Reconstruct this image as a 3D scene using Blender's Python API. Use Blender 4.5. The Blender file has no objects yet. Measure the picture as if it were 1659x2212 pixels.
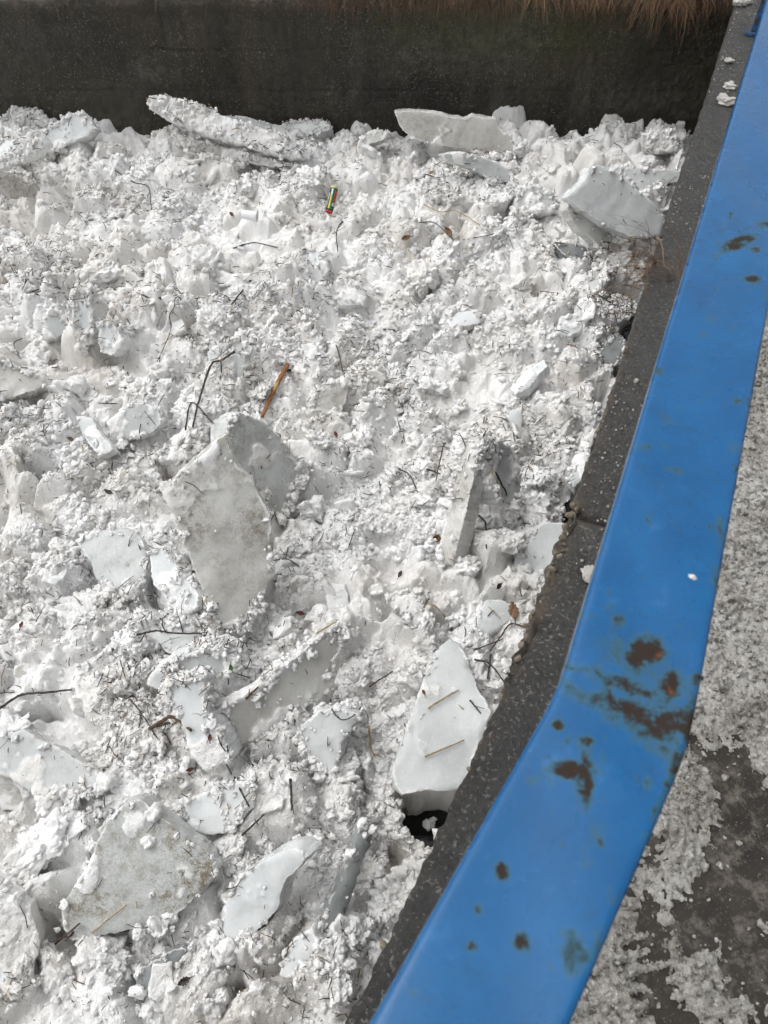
import bpy, bmesh, math, random
import numpy as np
from mathutils import Vector, Matrix
from mathutils.geometry import delaunay_2d_cdt

random.seed(7)
RNG = np.random.default_rng(7)
SC = bpy.context.scene
COL = SC.collection

# ------------------------------------------------------------------ camera, sky, sun, exposure
PITCH = math.radians(51.4)
CAM_Z = 1.6
cam_data = bpy.data.cameras.new('camera')
cam = bpy.data.objects.new('camera', cam_data)
COL.objects.link(cam)
cam.location = (0, 0, CAM_Z)
cam.rotation_euler = (math.pi / 2 - PITCH, 0, 0)
cam_data.sensor_fit = 'VERTICAL'
cam_data.sensor_height = 36
cam_data.lens = 18 / math.tan(math.radians(33))
cam_data.clip_start = 0.02
cam_data.clip_end = 500
cam_data.dof.use_dof = True
cam_data.dof.focus_distance = 3.6
cam_data.dof.aperture_fstop = 10
SC.camera = cam

SUN_EL, SUN_AZ = math.radians(62), math.radians(-72)      # azimuth from +Y towards +X
world = bpy.data.worlds.new('World')
SC.world = world
world.use_nodes = True
wn = world.node_tree.nodes
wl = world.node_tree.links
sky = wn.new('ShaderNodeTexSky')
sky.sky_type = 'NISHITA'
sky.sun_disc = False
sky.sun_elevation = SUN_EL
sky.sun_rotation = SUN_AZ
sky.dust_density = 4.0
sky.air_density = 1.0
hs = wn.new('ShaderNodeHueSaturation')                     # an overcast sky is grey
hs.inputs['Saturation'].default_value = 0.08
wl.new(sky.outputs[0], hs.inputs['Color'])
wl.new(hs.outputs[0], wn['Background'].inputs['Color'])
wn['Background'].inputs['Strength'].default_value = 0.15
sun_d = bpy.data.lights.new('sun', 'SUN')
sun_d.energy = 0.5
sun_d.angle = math.radians(95)
sun_d.color = (1.0, 0.985, 0.97)
sun = bpy.data.objects.new('sun', sun_d)
COL.objects.link(sun)
sd = Vector((math.sin(SUN_AZ) * math.cos(SUN_EL), math.cos(SUN_AZ) * math.cos(SUN_EL), math.sin(SUN_EL)))
sun.rotation_euler = sd.to_track_quat('Z', 'Y').to_euler()
SC.view_settings.view_transform = 'Standard'
SC.view_settings.look = 'None'
SC.view_settings.exposure = 0.36
SC.view_settings.gamma = 1.0
SC.view_settings.use_curve_mapping = False
SC.cycles.max_bounces = 6
SC.cycles.diffuse_bounces = 3
SC.cycles.use_adaptive_sampling = True
SC.cycles.adaptive_threshold = 0.06
SC.cycles.adaptive_min_samples = 12
SC.cycles.use_denoising = True

# ------------------------------------------------------------------ photo geometry: pixel (1659-wide) -> ray
F_PX = 1106 / math.tan(math.radians(33))
CP, SP = math.cos(PITCH), math.sin(PITCH)
CAM = Vector((0, 0, CAM_Z))
def project(x, y, z):
    rz = z - CAM_Z; d = np.maximum(y * CP - rz * SP, 1e-3)
    return 829.5 + F_PX * x / d, 1106 - F_PX * (y * SP + rz * CP) / d
def ray(p):
    dx, dy = p[0] - 829.5, p[1] - 1106
    return Vector((dx, F_PX * CP - dy * SP, -F_PX * SP - dy * CP)).normalized()
def at_z(p, z):
    r = ray(p)
    return CAM + r * ((z - CAM_Z) / r.z)
def at_plane(p, q, n):
    r = ray(p)
    return CAM + r * ((q - CAM).dot(n) / r.dot(n))

# ------------------------------------------------------------------ numpy noise
def _h(ix, iy, s):
    h = (ix * 374761393 + iy * 668265263 + s * 974634533) & 0xFFFFFFFF
    h = ((h ^ (h >> 13)) * 1274126177) & 0xFFFFFFFF
    return ((h ^ (h >> 16)) & 0xFFFFFF) / float(0xFFFFFF)
def _h3(ix, iy, iz, s):
    return _h((ix * 73856093) ^ (iz * 83492791), iy + iz * 19349663, s)
def vnoise(x, y, s=0):
    xi, yi = np.floor(x).astype(np.int64), np.floor(y).astype(np.int64)
    fx, fy = x - xi, y - yi
    fx, fy = fx * fx * (3 - 2 * fx), fy * fy * (3 - 2 * fy)
    a, b, c, d = _h(xi, yi, s), _h(xi + 1, yi, s), _h(xi, yi + 1, s), _h(xi + 1, yi + 1, s)
    return (a * (1 - fx) + b * fx) * (1 - fy) + (c * (1 - fx) + d * fx) * fy
def fbm(x, y, s=0, o=4, g=0.5):
    t, a, n = 0, 1, 0
    for k in range(o):
        t = t + a * (vnoise(x * 2 ** k, y * 2 ** k, s + k * 17) * 2 - 1); n += a; a *= g
    return t / n
def worley(x, y, s=0):
    xi, yi = np.floor(x).astype(np.int64), np.floor(y).astype(np.int64)
    f1 = np.full(x.shape, 9.0); idv = np.zeros(x.shape)
    for i in (-1, 0, 1):
        for j in (-1, 0, 1):
            cx, cy = xi + i, yi + j
            d = (cx + _h(cx, cy, s) - x) ** 2 + (cy + _h(cx, cy, s + 5) - y) ** 2
            m = d < f1
            f1 = np.where(m, d, f1); idv = np.where(m, _h(cx, cy, s + 9), idv)
    return np.sqrt(f1), idv
def worley3(p, s=0):
    i0 = np.floor(p).astype(np.int64)
    f1 = np.full(len(p), 9.0)
    for i in (-1, 0, 1):
        for j in (-1, 0, 1):
            for k in (-1, 0, 1):
                c = i0 + np.array([i, j, k])
                d = sum((c[:, a] + _h3(c[:, 0], c[:, 1], c[:, 2], s + a * 7) - p[:, a]) ** 2 for a in range(3))
                f1 = np.minimum(f1, d)
    return np.sqrt(f1)
def vnoise3(p, s=0):
    i0 = np.floor(p).astype(np.int64); f = p - i0; f = f * f * (3 - 2 * f); t = 0
    for i in (0, 1):
        for j in (0, 1):
            for k in (0, 1):
                w = (f[:, 0] if i else 1 - f[:, 0]) * (f[:, 1] if j else 1 - f[:, 1]) * (f[:, 2] if k else 1 - f[:, 2])
                t = t + w * _h3(i0[:, 0] + i, i0[:, 1] + j, i0[:, 2] + k, s)
    return t * 2 - 1
def billow(x, y, cell, s):
    """packed round lumps, 0..1, each lump its own height"""
    w = cell * 0.35
    xx = x + w * fbm(x / cell, y / cell, s + 31, 2)
    yy = y + w * fbm(x / cell + 9.1, y / cell, s + 37, 2)
    f, i = worley(xx / cell, yy / cell, s)
    return np.sqrt(np.clip(1 - (f / 0.92) ** 2, 0, 1)) * (0.55 + 0.45 * i)
def cells(x, y, cell, s):
    """broken blocks: height of each cell's own tilted top, and distance to the crack between cells"""
    w = cell * 0.28
    xx = (x + w * fbm(x / cell, y / cell, s + 31, 3)) / cell
    yy = (y + w * fbm(x / cell + 9.1, y / cell, s + 37, 3)) / cell
    xi, yi = np.floor(xx).astype(np.int64), np.floor(yy).astype(np.int64)
    f1 = np.full(x.shape, 9.0); f2 = np.full(x.shape, 9.0); h = np.zeros(x.shape)
    for i in (-1, 0, 1):
        for j in (-1, 0, 1):
            cx, cy = xi + i, yi + j
            dx = xx - cx - _h(cx, cy, s); dy = yy - cy - _h(cx, cy, s + 5)
            d = dx * dx + dy * dy
            m = d < f1
            f2 = np.where(m, f1, np.minimum(f2, d)); f1 = np.where(m, d, f1)
            h = np.where(m, _h(cx, cy, s + 9) + 0.9 * (_h(cx, cy, s + 12) - .5) * dx + 0.9 * (_h(cx, cy, s + 15) - .5) * dy, h)
    return h, np.sqrt(f2) - np.sqrt(f1)
def inside(poly, x, y):
    r = np.zeros(x.shape, bool); n = len(poly)
    for i in range(n):
        (x0, y0), (x1, y1) = poly[i], poly[(i + 1) % n]
        if y0 == y1: continue
        r ^= ((y0 > y) != (y1 > y)) & (x < (x1 - x0) * (y - y0) / (y1 - y0) + x0)
    return r
def edge_dist(poly, x, y):
    d = np.full(x.shape, 1e9); n = len(poly)
    for i in range(n):
        ax, ay = poly[i]; bx, by = poly[(i + 1) % n]
        L = (bx - ax) ** 2 + (by - ay) ** 2 + 1e-12
        t = np.clip(((x - ax) * (bx - ax) + (y - ay) * (by - ay)) / L, 0, 1)
        d = np.minimum(d, (ax + t * (bx - ax) - x) ** 2 + (ay + t * (by - ay) - y) ** 2)
    return np.sqrt(d)

# ------------------------------------------------------------------ mesh helpers
def mesh_np(name, V, faces, attrs=None, smooth=True):
    """V (n,3); faces = list of int arrays (m,k)"""
    me = bpy.data.meshes.new(name)
    V = np.asarray(V, np.float32)
    faces = [np.asarray(f, np.int32) for f in faces if len(f)]
    loops = np.concatenate([f.ravel() for f in faces])
    tot = np.concatenate([np.full(len(f), f.shape[1], np.int32) for f in faces])
    start = np.concatenate([[0], np.cumsum(tot)[:-1]]).astype(np.int32)
    me.vertices.add(len(V)); me.vertices.foreach_set('co', V.ravel())
    me.loops.add(len(loops)); me.loops.foreach_set('vertex_index', loops)
    me.polygons.add(len(tot)); me.polygons.foreach_set('loop_start', start)
    me.update(calc_edges=True)
    for k, a in (attrs or {}).items():
        at = me.attributes.new(k, 'FLOAT', 'POINT'); at.data.foreach_set('value', np.asarray(a, np.float32))
    me.polygons.foreach_set('use_smooth', np.full(len(tot), smooth, bool))
    me.validate()
    me.update()
    return me
def add(name, me, mat, parent=None):
    o = bpy.data.objects.new(name, me)
    COL.objects.link(o)
    if mat is not None and not me.materials: me.materials.append(mat)
    if parent: o.parent = parent
    return o
def tag(o, label=None, cat=None, group=None, kind=None):
    if label: o['label'] = label
    if cat: o['category'] = cat
    if group: o['group'] = group
    if kind: o['kind'] = kind
    return o
def empty(name, loc=(0, 0, 0)):
    o = bpy.data.objects.new(name, None); COL.objects.link(o); o.location = loc
    return o
def grid_faces(nr, nc, off=0, flip=False):
    a = (np.arange(nr - 1)[:, None] * nc + np.arange(nc - 1)[None, :]).ravel() + off
    q = np.stack([a, a + 1, a + nc + 1, a + nc], 1)
    return q[:, ::-1] if flip else q
def tube(pts, rad, n=6):
    """smooth tapering tube through pts -> V, F"""
    P = np.array([list(p) for p in pts], float); m = len(P)
    R = np.full(m, rad) if np.isscalar(rad) else np.asarray(rad, float)
    T = np.gradient(P, axis=0); T /= np.linalg.norm(T, axis=1)[:, None] + 1e-9
    up = np.array([0.13, 0.2, 0.97])
    A = np.cross(T, up); A /= np.linalg.norm(A, axis=1)[:, None] + 1e-9
    B = np.cross(T, A)
    th = np.arange(n) * 2 * math.pi / n
    V = (P[:, None] + R[:, None, None] * (np.cos(th)[None, :, None] * A[:, None] + np.sin(th)[None, :, None] * B[:, None])).reshape(-1, 3)
    q = []
    for i in range(m - 1):
        for k in range(n):
            k2 = (k + 1) % n
            q.append((i * n + k, i * n + k2, (i + 1) * n + k2, (i + 1) * n + k))
    c0, c1 = len(V), len(V) + 1
    V = np.vstack([V, P[0], P[-1]])
    t = [(c0, (k + 1) % n, k) for k in range(n)] + [(c1, (m - 1) * n + k, (m - 1) * n + (k + 1) % n) for k in range(n)]
    return V, q, t
def catmull(pts, k=6):
    P = [Vector(p) for p in pts]
    if len(P) == 2: return [P[0].lerp(P[1], i / k) for i in range(k + 1)]
    out = []
    Q = [P[0] * 2 - P[1]] + P + [P[-1] * 2 - P[-2]]
    for i in range(1, len(Q) - 2):
        a, b, c, d = Q[i - 1:i + 3]
        for j in range(k):
            t = j / k
            out.append(0.5 * ((2 * b) + (c - a) * t + (2 * a - 5 * b + 4 * c - d) * t * t + (3 * b - a - 3 * c + d) * t ** 3))
    return out + [P[-1]]
def box_bm(sx, sy, sz, loc=(0, 0, 0), bev=0.0, rotz=0.0):
    bm = bmesh.new()
    bmesh.ops.create_cube(bm, size=1)
    bmesh.ops.scale(bm, vec=(sx, sy, sz), verts=bm.verts)
    if bev: bmesh.ops.bevel(bm, geom=bm.edges[:], offset=bev, segments=2, affect='EDGES')
    bmesh.ops.rotate(bm, cent=(0, 0, 0), matrix=Matrix.Rotation(rotz, 3, 'Z'), verts=bm.verts)
    bmesh.ops.translate(bm, vec=loc, verts=bm.verts)
    return bm
def bm_obj(name, bm, mat, parent=None, smooth=False):
    me = bpy.data.meshes.new(name); bm.to_mesh(me); bm.free()
    if smooth: me.polygons.foreach_set('use_smooth', np.full(len(me.polygons), True))
    return add(name, me, mat, parent)

# ------------------------------------------------------------------ materials
class NT:
    def __init__(s, name):
        s.m = bpy.data.materials.new(name); s.m.use_nodes = True
        s.t = s.m.node_tree; s.n = s.t.nodes; s.b = s.n['Principled BSDF']
        s.geo = s.n.new('ShaderNodeNewGeometry')
    def L(s, a, b): s.t.links.new(a, b)
    def noise(s, scale, detail=4, rough=0.55, vec=None, stretch=None):
        x = s.n.new('ShaderNodeTexNoise'); x.inputs['Scale'].default_value = scale
        x.inputs['Detail'].default_value = detail; x.inputs['Roughness'].default_value = rough
        v = vec or s.geo.outputs['Position']
        if stretch:
            mp = s.n.new('ShaderNodeMapping'); mp.inputs['Scale'].default_value = stretch
            s.L(v, mp.inputs['Vector']); v = mp.outputs[0]
        s.L(v, x.inputs['Vector']); return x.outputs['Fac']
    def vor(s, scale, feature='F1', out='Distance'):
        x = s.n.new('ShaderNodeTexVoronoi'); x.feature = feature; x.inputs['Scale'].default_value = scale
        s.L(s.geo.outputs['Position'], x.inputs['Vector']); return x.outputs[out]
    def ramp(s, f, stops):
        r = s.n.new('ShaderNodeValToRGB'); e = r.color_ramp.elements
        while len(e) < len(stops): e.new(0.5)
        for i, (p, c) in enumerate(stops):
            e[i].position = p; e[i].color = (c, c, c, 1) if np.isscalar(c) else (*c, 1)
        s.L(f, r.inputs[0]); return r.outputs[0]
    def mix(s, f, a, b, mode='MIX'):
        x = s.n.new('ShaderNodeMix'); x.data_type = 'RGBA'; x.blend_type = mode
        for sock, v in ((x.inputs[0], f), (x.inputs[6], a), (x.inputs[7], b)):
            if isinstance(v, (tuple, list)): sock.default_value = (*v, 1)
            elif np.isscalar(v): sock.default_value = v
            else: s.L(v, sock)
        return x.outputs[2]
    def math(s, op, a, b=0.0, clamp=False):
        x = s.n.new('ShaderNodeMath'); x.operation = op; x.use_clamp = clamp
        for i, v in enumerate((a, b)):
            if np.isscalar(v): x.inputs[i].default_value = v
            else: s.L(v, x.inputs[i])
        return x.outputs[0]
    def attr(s, name, out='Fac'):
        x = s.n.new('ShaderNodeAttribute'); x.attribute_name = name; return x.outputs[out]
    def set(s, **k):
        for a, v in k.items():
            sock = s.b.inputs[a.replace('_', ' ')]
            if isinstance(v, (tuple, list)): sock.default_value = (*v, 1) if len(v) == 3 and sock.type == 'RGBA' else v
            elif np.isscalar(v): sock.default_value = v
            else: s.L(v, sock)
        return s
    def bump(s, h, strength=0.5, dist=0.005):
        x = s.n.new('ShaderNodeBump'); x.inputs['Strength'].default_value = strength
        x.inputs['Distance'].default_value = dist; s.L(h, x.inputs['Height'])
        s.L(x.outputs[0], s.b.inputs['Normal']); return s

M = {}
SSS = dict(Subsurface_Weight=1.0, Subsurface_Radius=(1.0, 1.0, 1.0), Subsurface_Scale=0.005)   # light spreads inside snow
def snow_nodes(t):
    """colour and height of crumbly river snow: white, greyish and brownish patches, dark grit"""
    big = t.noise(2.3, 5, 0.6)
    mid = t.noise(17, 4, 0.65)
    col = t.mix(t.ramp(big, [(0.44, 0.0), (0.70, 0.85)]), (0.89, 0.888, 0.882), (0.70, 0.68, 0.64))
    col = t.mix(t.ramp(mid, [(0.50, 0.0), (0.75, 0.5)]), col, (0.70, 0.70, 0.695))
    grit = t.math('MULTIPLY', t.ramp(t.noise(110, 3, 0.6), [(0.67, 0.0), (0.73, 1.0)]), t.ramp(t.noise(6, 3), [(0.45, 0.08), (0.62, 0.8)]))
    col = t.mix(grit, col, (0.20, 0.175, 0.15))
    h = t.math('ADD', t.math('MULTIPLY', t.noise(70, 5, 0.7), 1.0), t.math('MULTIPLY', t.vor(120), -0.5))
    return col, h
t = NT('slush'); c, h = snow_nodes(t)
dirt = t.attr('dirt')
c = t.mix(t.math('MULTIPLY', dirt, t.ramp(t.noise(40, 4, 0.7), [(0.35, 0.3), (0.65, 1.0)]), True), c, (0.36, 0.30, 0.22))
t.set(Base_Color=c, Roughness=0.55, IOR=1.31, **SSS).bump(h, 0.8, 0.010); M['slush'] = t.m
t = NT('snow'); c, h = snow_nodes(t)
t.set(Base_Color=c, Roughness=0.55, IOR=1.31, **SSS).bump(h, 0.8, 0.008); M['snow'] = t.m
def ice_mat(name, ice, ice2, trans=0.0, rough=0.13):
    t = NT(name); c, h = snow_nodes(t)
    n = t.noise(4, 4, 0.5)
    i = t.mix(t.ramp(n, [(0.38, 0.0), (0.60, 1.0)]), ice, tuple(x * 0.97 for x in ice2))
    bub = t.ramp(t.noise(70, 5, 0.75), [(0.50, 0.0), (0.70, 0.3)])
    i = t.mix(bub, i, tuple(min(0.9, x * 1.25) for x in ice))
    gr = t.ramp(t.noise(210, 2), [(0.69, 0.0), (0.74, 0.8)])
    i = t.mix(t.math('MULTIPLY', gr, t.ramp(t.noise(9, 3), [(0.4, 0.0), (0.6, 1.0)])), i, (0.16, 0.13, 0.10))
    dn = t.math('ADD', t.ramp(t.noise(22, 5, 0.75), [(0.47, 0.0), (0.60, 1.0)]), t.math('MULTIPLY', t.ramp(t.noise(135, 4, 0.7), [(0.44, 0.0), (0.60, 1.0)]), 0.7))
    d = t.math('MULTIPLY', t.attr('dirt'), dn, True)
    i = t.mix(d, i, (0.25, 0.215, 0.155))
    fr = t.attr('frost')
    f2 = t.ramp(t.math('ADD', fr, t.math('MULTIPLY', t.math('SUBTRACT', t.noise(45, 4, 0.7), 0.5), 0.9)), [(0.36, 0.0), (0.62, 1.0)])
    t.set(Base_Color=t.mix(f2, i, c), Roughness=t.ramp(f2, [(0, rough), (1, 0.62)]), IOR=1.31)
    if not trans: t.set(Subsurface_Weight=1.0, Subsurface_Radius=(1.0, 1.0, 1.0), Subsurface_Scale=t.ramp(f2, [(0, 0.022), (1, 0.004)]))
    if trans:
        t.set(Transmission_Weight=t.math('MULTIPLY', t.math('SUBTRACT', 1.0, f2), trans))
    hh = t.math('ADD', t.math('MULTIPLY', h, t.math('ADD', t.math('MULTIPLY', f2, 0.9), 0.1)), t.math('MULTIPLY', n, 0.5))
    t.bump(hh, 0.8, 0.007)
    M[name] = t.m
ice_mat('ice_grey', (0.66, 0.68, 0.675), (0.56, 0.58, 0.575))
ice_mat('ice_white', (0.75, 0.77, 0.77), (0.67, 0.69, 0.69))
ice_mat('ice_brown', (0.71, 0.71, 0.69), (0.61, 0.60, 0.57))
ice_mat('ice_dark', (0.40, 0.42, 0.42), (0.27, 0.285, 0.285), 0.35, 0.12)

t = NT('river_water'); t.set(Base_Color=(0.012, 0.013, 0.012), Roughness=0.08, IOR=1.33)
t.bump(t.noise(9, 3), 0.2, 0.01); M['water'] = t.m

t = NT('wet_mossy_concrete')
a = t.noise(1.1, 6, 0.6); b = t.noise(9, 6, 0.7); s_ = t.noise(3.0, 5, 0.6, stretch=(1.0, 1.0, 0.16))
c = t.mix(t.ramp(a, [(0.35, 0.0), (0.68, 1.0)]), (0.023, 0.022, 0.018), (0.048, 0.043, 0.032))
c = t.mix(t.ramp(t.noise(0.75, 6, 0.65), [(0.46, 0.0), (0.64, 0.85)]), c, (0.052, 0.042, 0.024))
c = t.mix(t.ramp(s_, [(0.45, 0.0), (0.72, 0.9)]), c, (0.017, 0.016, 0.014))
c = t.mix(t.math('MULTIPLY', t.attr('moss'), t.ramp(b, [(0.35, 0.2), (0.62, 1.0)]), True), c, (0.060, 0.062, 0.020))
c = t.mix(t.math('MULTIPLY', t.attr('pale'), t.ramp(b, [(0.44, 0.0), (0.60, 1.0)]), True), c, (0.17, 0.16, 0.14))
sp = t.math('MULTIPLY', t.ramp(t.noise(62, 3, 0.65), [(0.56, 0.0), (0.66, 1.0)]), t.ramp(t.noise(2.0, 5, 0.65), [(0.38, 0.08), (0.62, 0.95)]))
lime = t.math('MULTIPLY', t.ramp(t.noise(2.2, 5, 0.65, stretch=(1.6, 1.0, 0.22)), [(0.55, 0.0), (0.72, 0.55)]), t.ramp(b, [(0.40, 0.2), (0.6, 1.0)]))
c = t.mix(lime, c, (0.115, 0.108, 0.09))
c = t.mix(sp, c, (0.17, 0.16, 0.135))
t.set(Base_Color=c, Roughness=t.ramp(b, [(0.3, 0.55), (0.7, 0.85)]))
t.bump(t.math('ADD', b, t.math('MULTIPLY', t.noise(48, 4, 0.7), 0.6)), 0.9, 0.012); M['wall'] = t.m

t = NT('weathered_quay_concrete')
a = t.noise(2.6, 5, 0.6); b = t.noise(75, 6, 0.75); e = t.noise(14, 5, 0.65)
c = t.mix(t.ramp(a, [(0.35, 0.0), (0.66, 1.0)]), (0.038, 0.037, 0.036), (0.076, 0.074, 0.071))
c = t.mix(t.ramp(e, [(0.40, 0.7), (0.56, 0.0)]), c, (0.040, 0.039, 0.037))
c = t.mix(t.ramp(b, [(0.38, 0.9), (0.52, 0.0)]), c, (0.026, 0.025, 0.024))
c = t.mix(t.ramp(t.noise(110, 3, 0.6), [(0.57, 0.0), (0.67, 0.8)]), c, (0.25, 0.24, 0.22))
c = t.mix(t.math('MULTIPLY', t.attr('broken'), t.ramp(t.noise(22, 4), [(0.38, 0.2), (0.6, 1.0)]), True), c, (0.115, 0.092, 0.066))
t.set(Base_Color=c, Roughness=t.ramp(e, [(0.35, 0.34), (0.65, 0.62)]))
t.bump(t.math('ADD', b, t.math('MULTIPLY', t.noise(170, 3), 0.6)), 1.0, 0.012); M['quay'] = t.m
t = NT('aggregate_pebble')
t.set(Base_Color=t.ramp(t.noise(14, 3), [(0.3, (0.07, 0.058, 0.045)), (0.5, (0.17, 0.14, 0.10)), (0.7, (0.24, 0.22, 0.18))]), Roughness=0.7)
t.bump(t.noise(120, 4), 0.5, 0.004); M['pebble'] = t.m

t = NT('wet_asphalt')
c = t.ramp(t.noise(7, 5, 0.6), [(0.3, (0.020, 0.018, 0.016)), (0.7, (0.046, 0.040, 0.033))])
c = t.mix(t.ramp(t.noise(26, 6, 0.75), [(0.50, 0.0), (0.66, 0.75)]), c, (0.17, 0.155, 0.13))
c = t.mix(t.ramp(t.noise(210, 2), [(0.62, 0.0), (0.70, 0.7)]), c, (0.16, 0.15, 0.135))
t.set(Base_Color=c, Specular_IOR_Level=0.25, Roughness=t.ramp(t.noise(5, 3), [(0.4, 0.45), (0.6, 0.8)])).bump(t.noise(140, 4, 0.7), 0.4, 0.003); M['asphalt'] = t.m
t = NT('trodden_slush')
a = t.noise(9, 5, 0.65); g = t.noise(62, 5, 0.75)
c = t.mix(t.ramp(a, [(0.36, 0.0), (0.66, 1.0)]), (0.78, 0.765, 0.73), (0.44, 0.415, 0.365))
c = t.mix(t.ramp(g, [(0.37, 0.95), (0.52, 0.0)]), c, (0.13, 0.118, 0.098))
c = t.mix(t.ramp(t.noise(150, 3, 0.6), [(0.56, 0.0), (0.68, 0.9)]), c, (0.84, 0.83, 0.81))
t.set(Base_Color=c, Roughness=0.42, IOR=1.31).bump(t.math('ADD', g, t.noise(170, 3, 0.7)), 1.0, 0.012); M['trodden'] = t.m
t = NT('grey_snow'); c, h = snow_nodes(t)
t.set(Base_Color=t.mix(0.6, c, (0.42, 0.39, 0.34)), Roughness=0.5).bump(t.noise(120, 4, 0.7), 1.0, 0.01); M['grey_snow'] = t.m
t = NT('blue_rail_paint')
n1 = t.noise(14, 5, 0.6); n2 = t.noise(75, 4, 0.65)
c = t.mix(t.ramp(n1, [(0.35, 0.0), (0.7, 1.0)]), (0.0007, 0.083, 0.238), (0.0018, 0.108, 0.292))
spots = t.ramp(n2, [(0.66, 0.0), (0.72, 0.55)])
c = t.mix(t.math('MULTIPLY', spots, t.ramp(t.noise(5, 3), [(0.42, 0.0), (0.6, 1.0)])), c, (0.045, 0.115, 0.22))
sc_ = t.math('MULTIPLY', t.ramp(t.noise(150, 4, 0.7), [(0.60, 0.0), (0.68, 0.6)]), t.ramp(t.noise(9, 4), [(0.44, 0.0), (0.62, 1.0)]))
c = t.mix(sc_, c, (0.022, 0.045, 0.075))
st_ = t.math('MULTIPLY', t.ramp(t.noise(16, 6, 0.75), [(0.54, 0.0), (0.72, 0.55)]), 1.0)
c = t.mix(st_, c, (0.010, 0.060, 0.150))
c = t.mix(t.math('MULTIPLY', t.ramp(t.noise(33, 5, 0.7), [(0.58, 0.0), (0.74, 0.35)]), 1.0), c, (0.06, 0.20, 0.46))
r = t.math('MULTIPLY', t.attr('rust'), t.math('ADD', 1.0, t.math('MULTIPLY', t.math('SUBTRACT', t.noise(44, 8, 0.75), 0.5), 4.2)))
c = t.mix(t.ramp(r, [(0.22, 0.0), (0.52, 0.9)]), c, (0.040, 0.105, 0.130))
c = t.mix(t.ramp(r, [(0.46, 0.0), (0.70, 1.0)]), c, (0.036, 0.026, 0.021))
orr = t.math('MULTIPLY', t.ramp(r, [(0.62, 0.0), (0.8, 1.0)]), t.ramp(t.noise(30, 3), [(0.60, 0.0), (0.68, 0.7)]))
c = t.mix(orr, c, (0.24, 0.075, 0.028))
t.set(Base_Color=c, Roughness=t.math('ADD', t.ramp(r, [(0.42, 0.22), (0.62, 0.7)]), t.math('MULTIPLY', t.noise(20, 4), 0.12)))
t.bump(t.math('ADD', t.math('MULTIPLY', n1, 0.8), t.math('MULTIPLY', t.ramp(r, [(0.40, 0.6), (0.60, 0.0)]), 0.6)), 0.35, 0.004); M['rail'] = t.m; t.set(Coat_Weight=t.ramp(r, [(0.35, 0.2), (0.55, 0.0)]), Coat_Roughness=0.12, Specular_IOR_Level=t.ramp(r, [(0.35, 0.40), (0.55, 0.1)]))
t = NT('rusty_post_paint')
c = t.ramp(t.noise(25, 5, 0.7), [(0.38, (0.012, 0.13, 0.40)), (0.5, (0.03, 0.05, 0.07)), (0.62, (0.045, 0.03, 0.022))])
t.set(Base_Color=c, Roughness=0.6); M['post'] = t.m

def plain(name, col, rough=0.6, col2=None, scale=60, **k):
    t = NT(name)
    t.set(Base_Color=t.ramp(t.noise(scale, 4, 0.65), [(0.35, col), (0.65, col2 or tuple(x * 0.7 for x in col))]), Roughness=rough, **k)
    t.bump(t.noise(scale * 3, 3), 0.4, 0.002); M[name] = t.m
plain('dark_bark', (0.030, 0.024, 0.020), 0.75, (0.060, 0.047, 0.038))
plain('brown_bark', (0.115, 0.058, 0.028), 0.7, (0.060, 0.032, 0.018))
plain('orange_wood', (0.36, 0.155, 0.048), 0.65, (0.19, 0.075, 0.026), 45)
plain('bare_wood', (0.58, 0.41, 0.19), 0.65, (0.42, 0.27, 0.10))
plain('straw', (0.40, 0.29, 0.13), 0.6, (0.25, 0.165, 0.07))
plain('red_leaf', (0.16, 0.042, 0.022), 0.55, (0.085, 0.026, 0.016))
plain('brown_leaf', (0.20, 0.105, 0.042), 0.55, (0.10, 0.050, 0.022))
plain('dark_leaf', (0.026, 0.020, 0.018), 0.5, (0.045, 0.032, 0.026))
plain('green_leaf', (0.07, 0.13, 0.025), 0.5, (0.05, 0.09, 0.02))
plain('white_plastic', (0.86, 0.86, 0.87), 0.28, (0.82, 0.82, 0.83))
plain('can_green', (0.020, 0.17, 0.075), 0.3, (0.018, 0.14, 0.06))
plain('can_dark', (0.018, 0.03, 0.02), 0.3)
plain('can_yellow', (0.62, 0.54, 0.10), 0.3, (0.55, 0.47, 0.09))
plain('can_red', (0.62, 0.045, 0.055), 0.3, (0.52, 0.04, 0.045))
plain('can_white', (0.82, 0.82, 0.80), 0.35, (0.8, 0.8, 0.78))
plain('can_gold', (0.66, 0.56, 0.20), 0.25, (0.60, 0.50, 0.18))
plain('soil', (0.026, 0.019, 0.013), 0.9, (0.015, 0.011, 0.008), 20)
t = NT('dead_grass')
c = t.ramp(t.attr('tone'), [(0.0, (0.045, 0.028, 0.017)), (0.4, (0.12, 0.062, 0.030)), (0.75, (0.25, 0.15, 0.070)), (1.0, (0.44, 0.34, 0.19))])
t.set(Base_Color=c, Roughness=0.7); M['grass'] = t.m
t = NT('fine_debris')
c = t.ramp(t.attr('tone'), [(0.0, (0.022, 0.018, 0.016)), (0.6, (0.050, 0.036, 0.026)), (0.8, (0.14, 0.075, 0.035)), (1.0, (0.36, 0.26, 0.12))])
t.set(Base_Color=c, Roughness=0.7); M['debris'] = t.m

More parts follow.
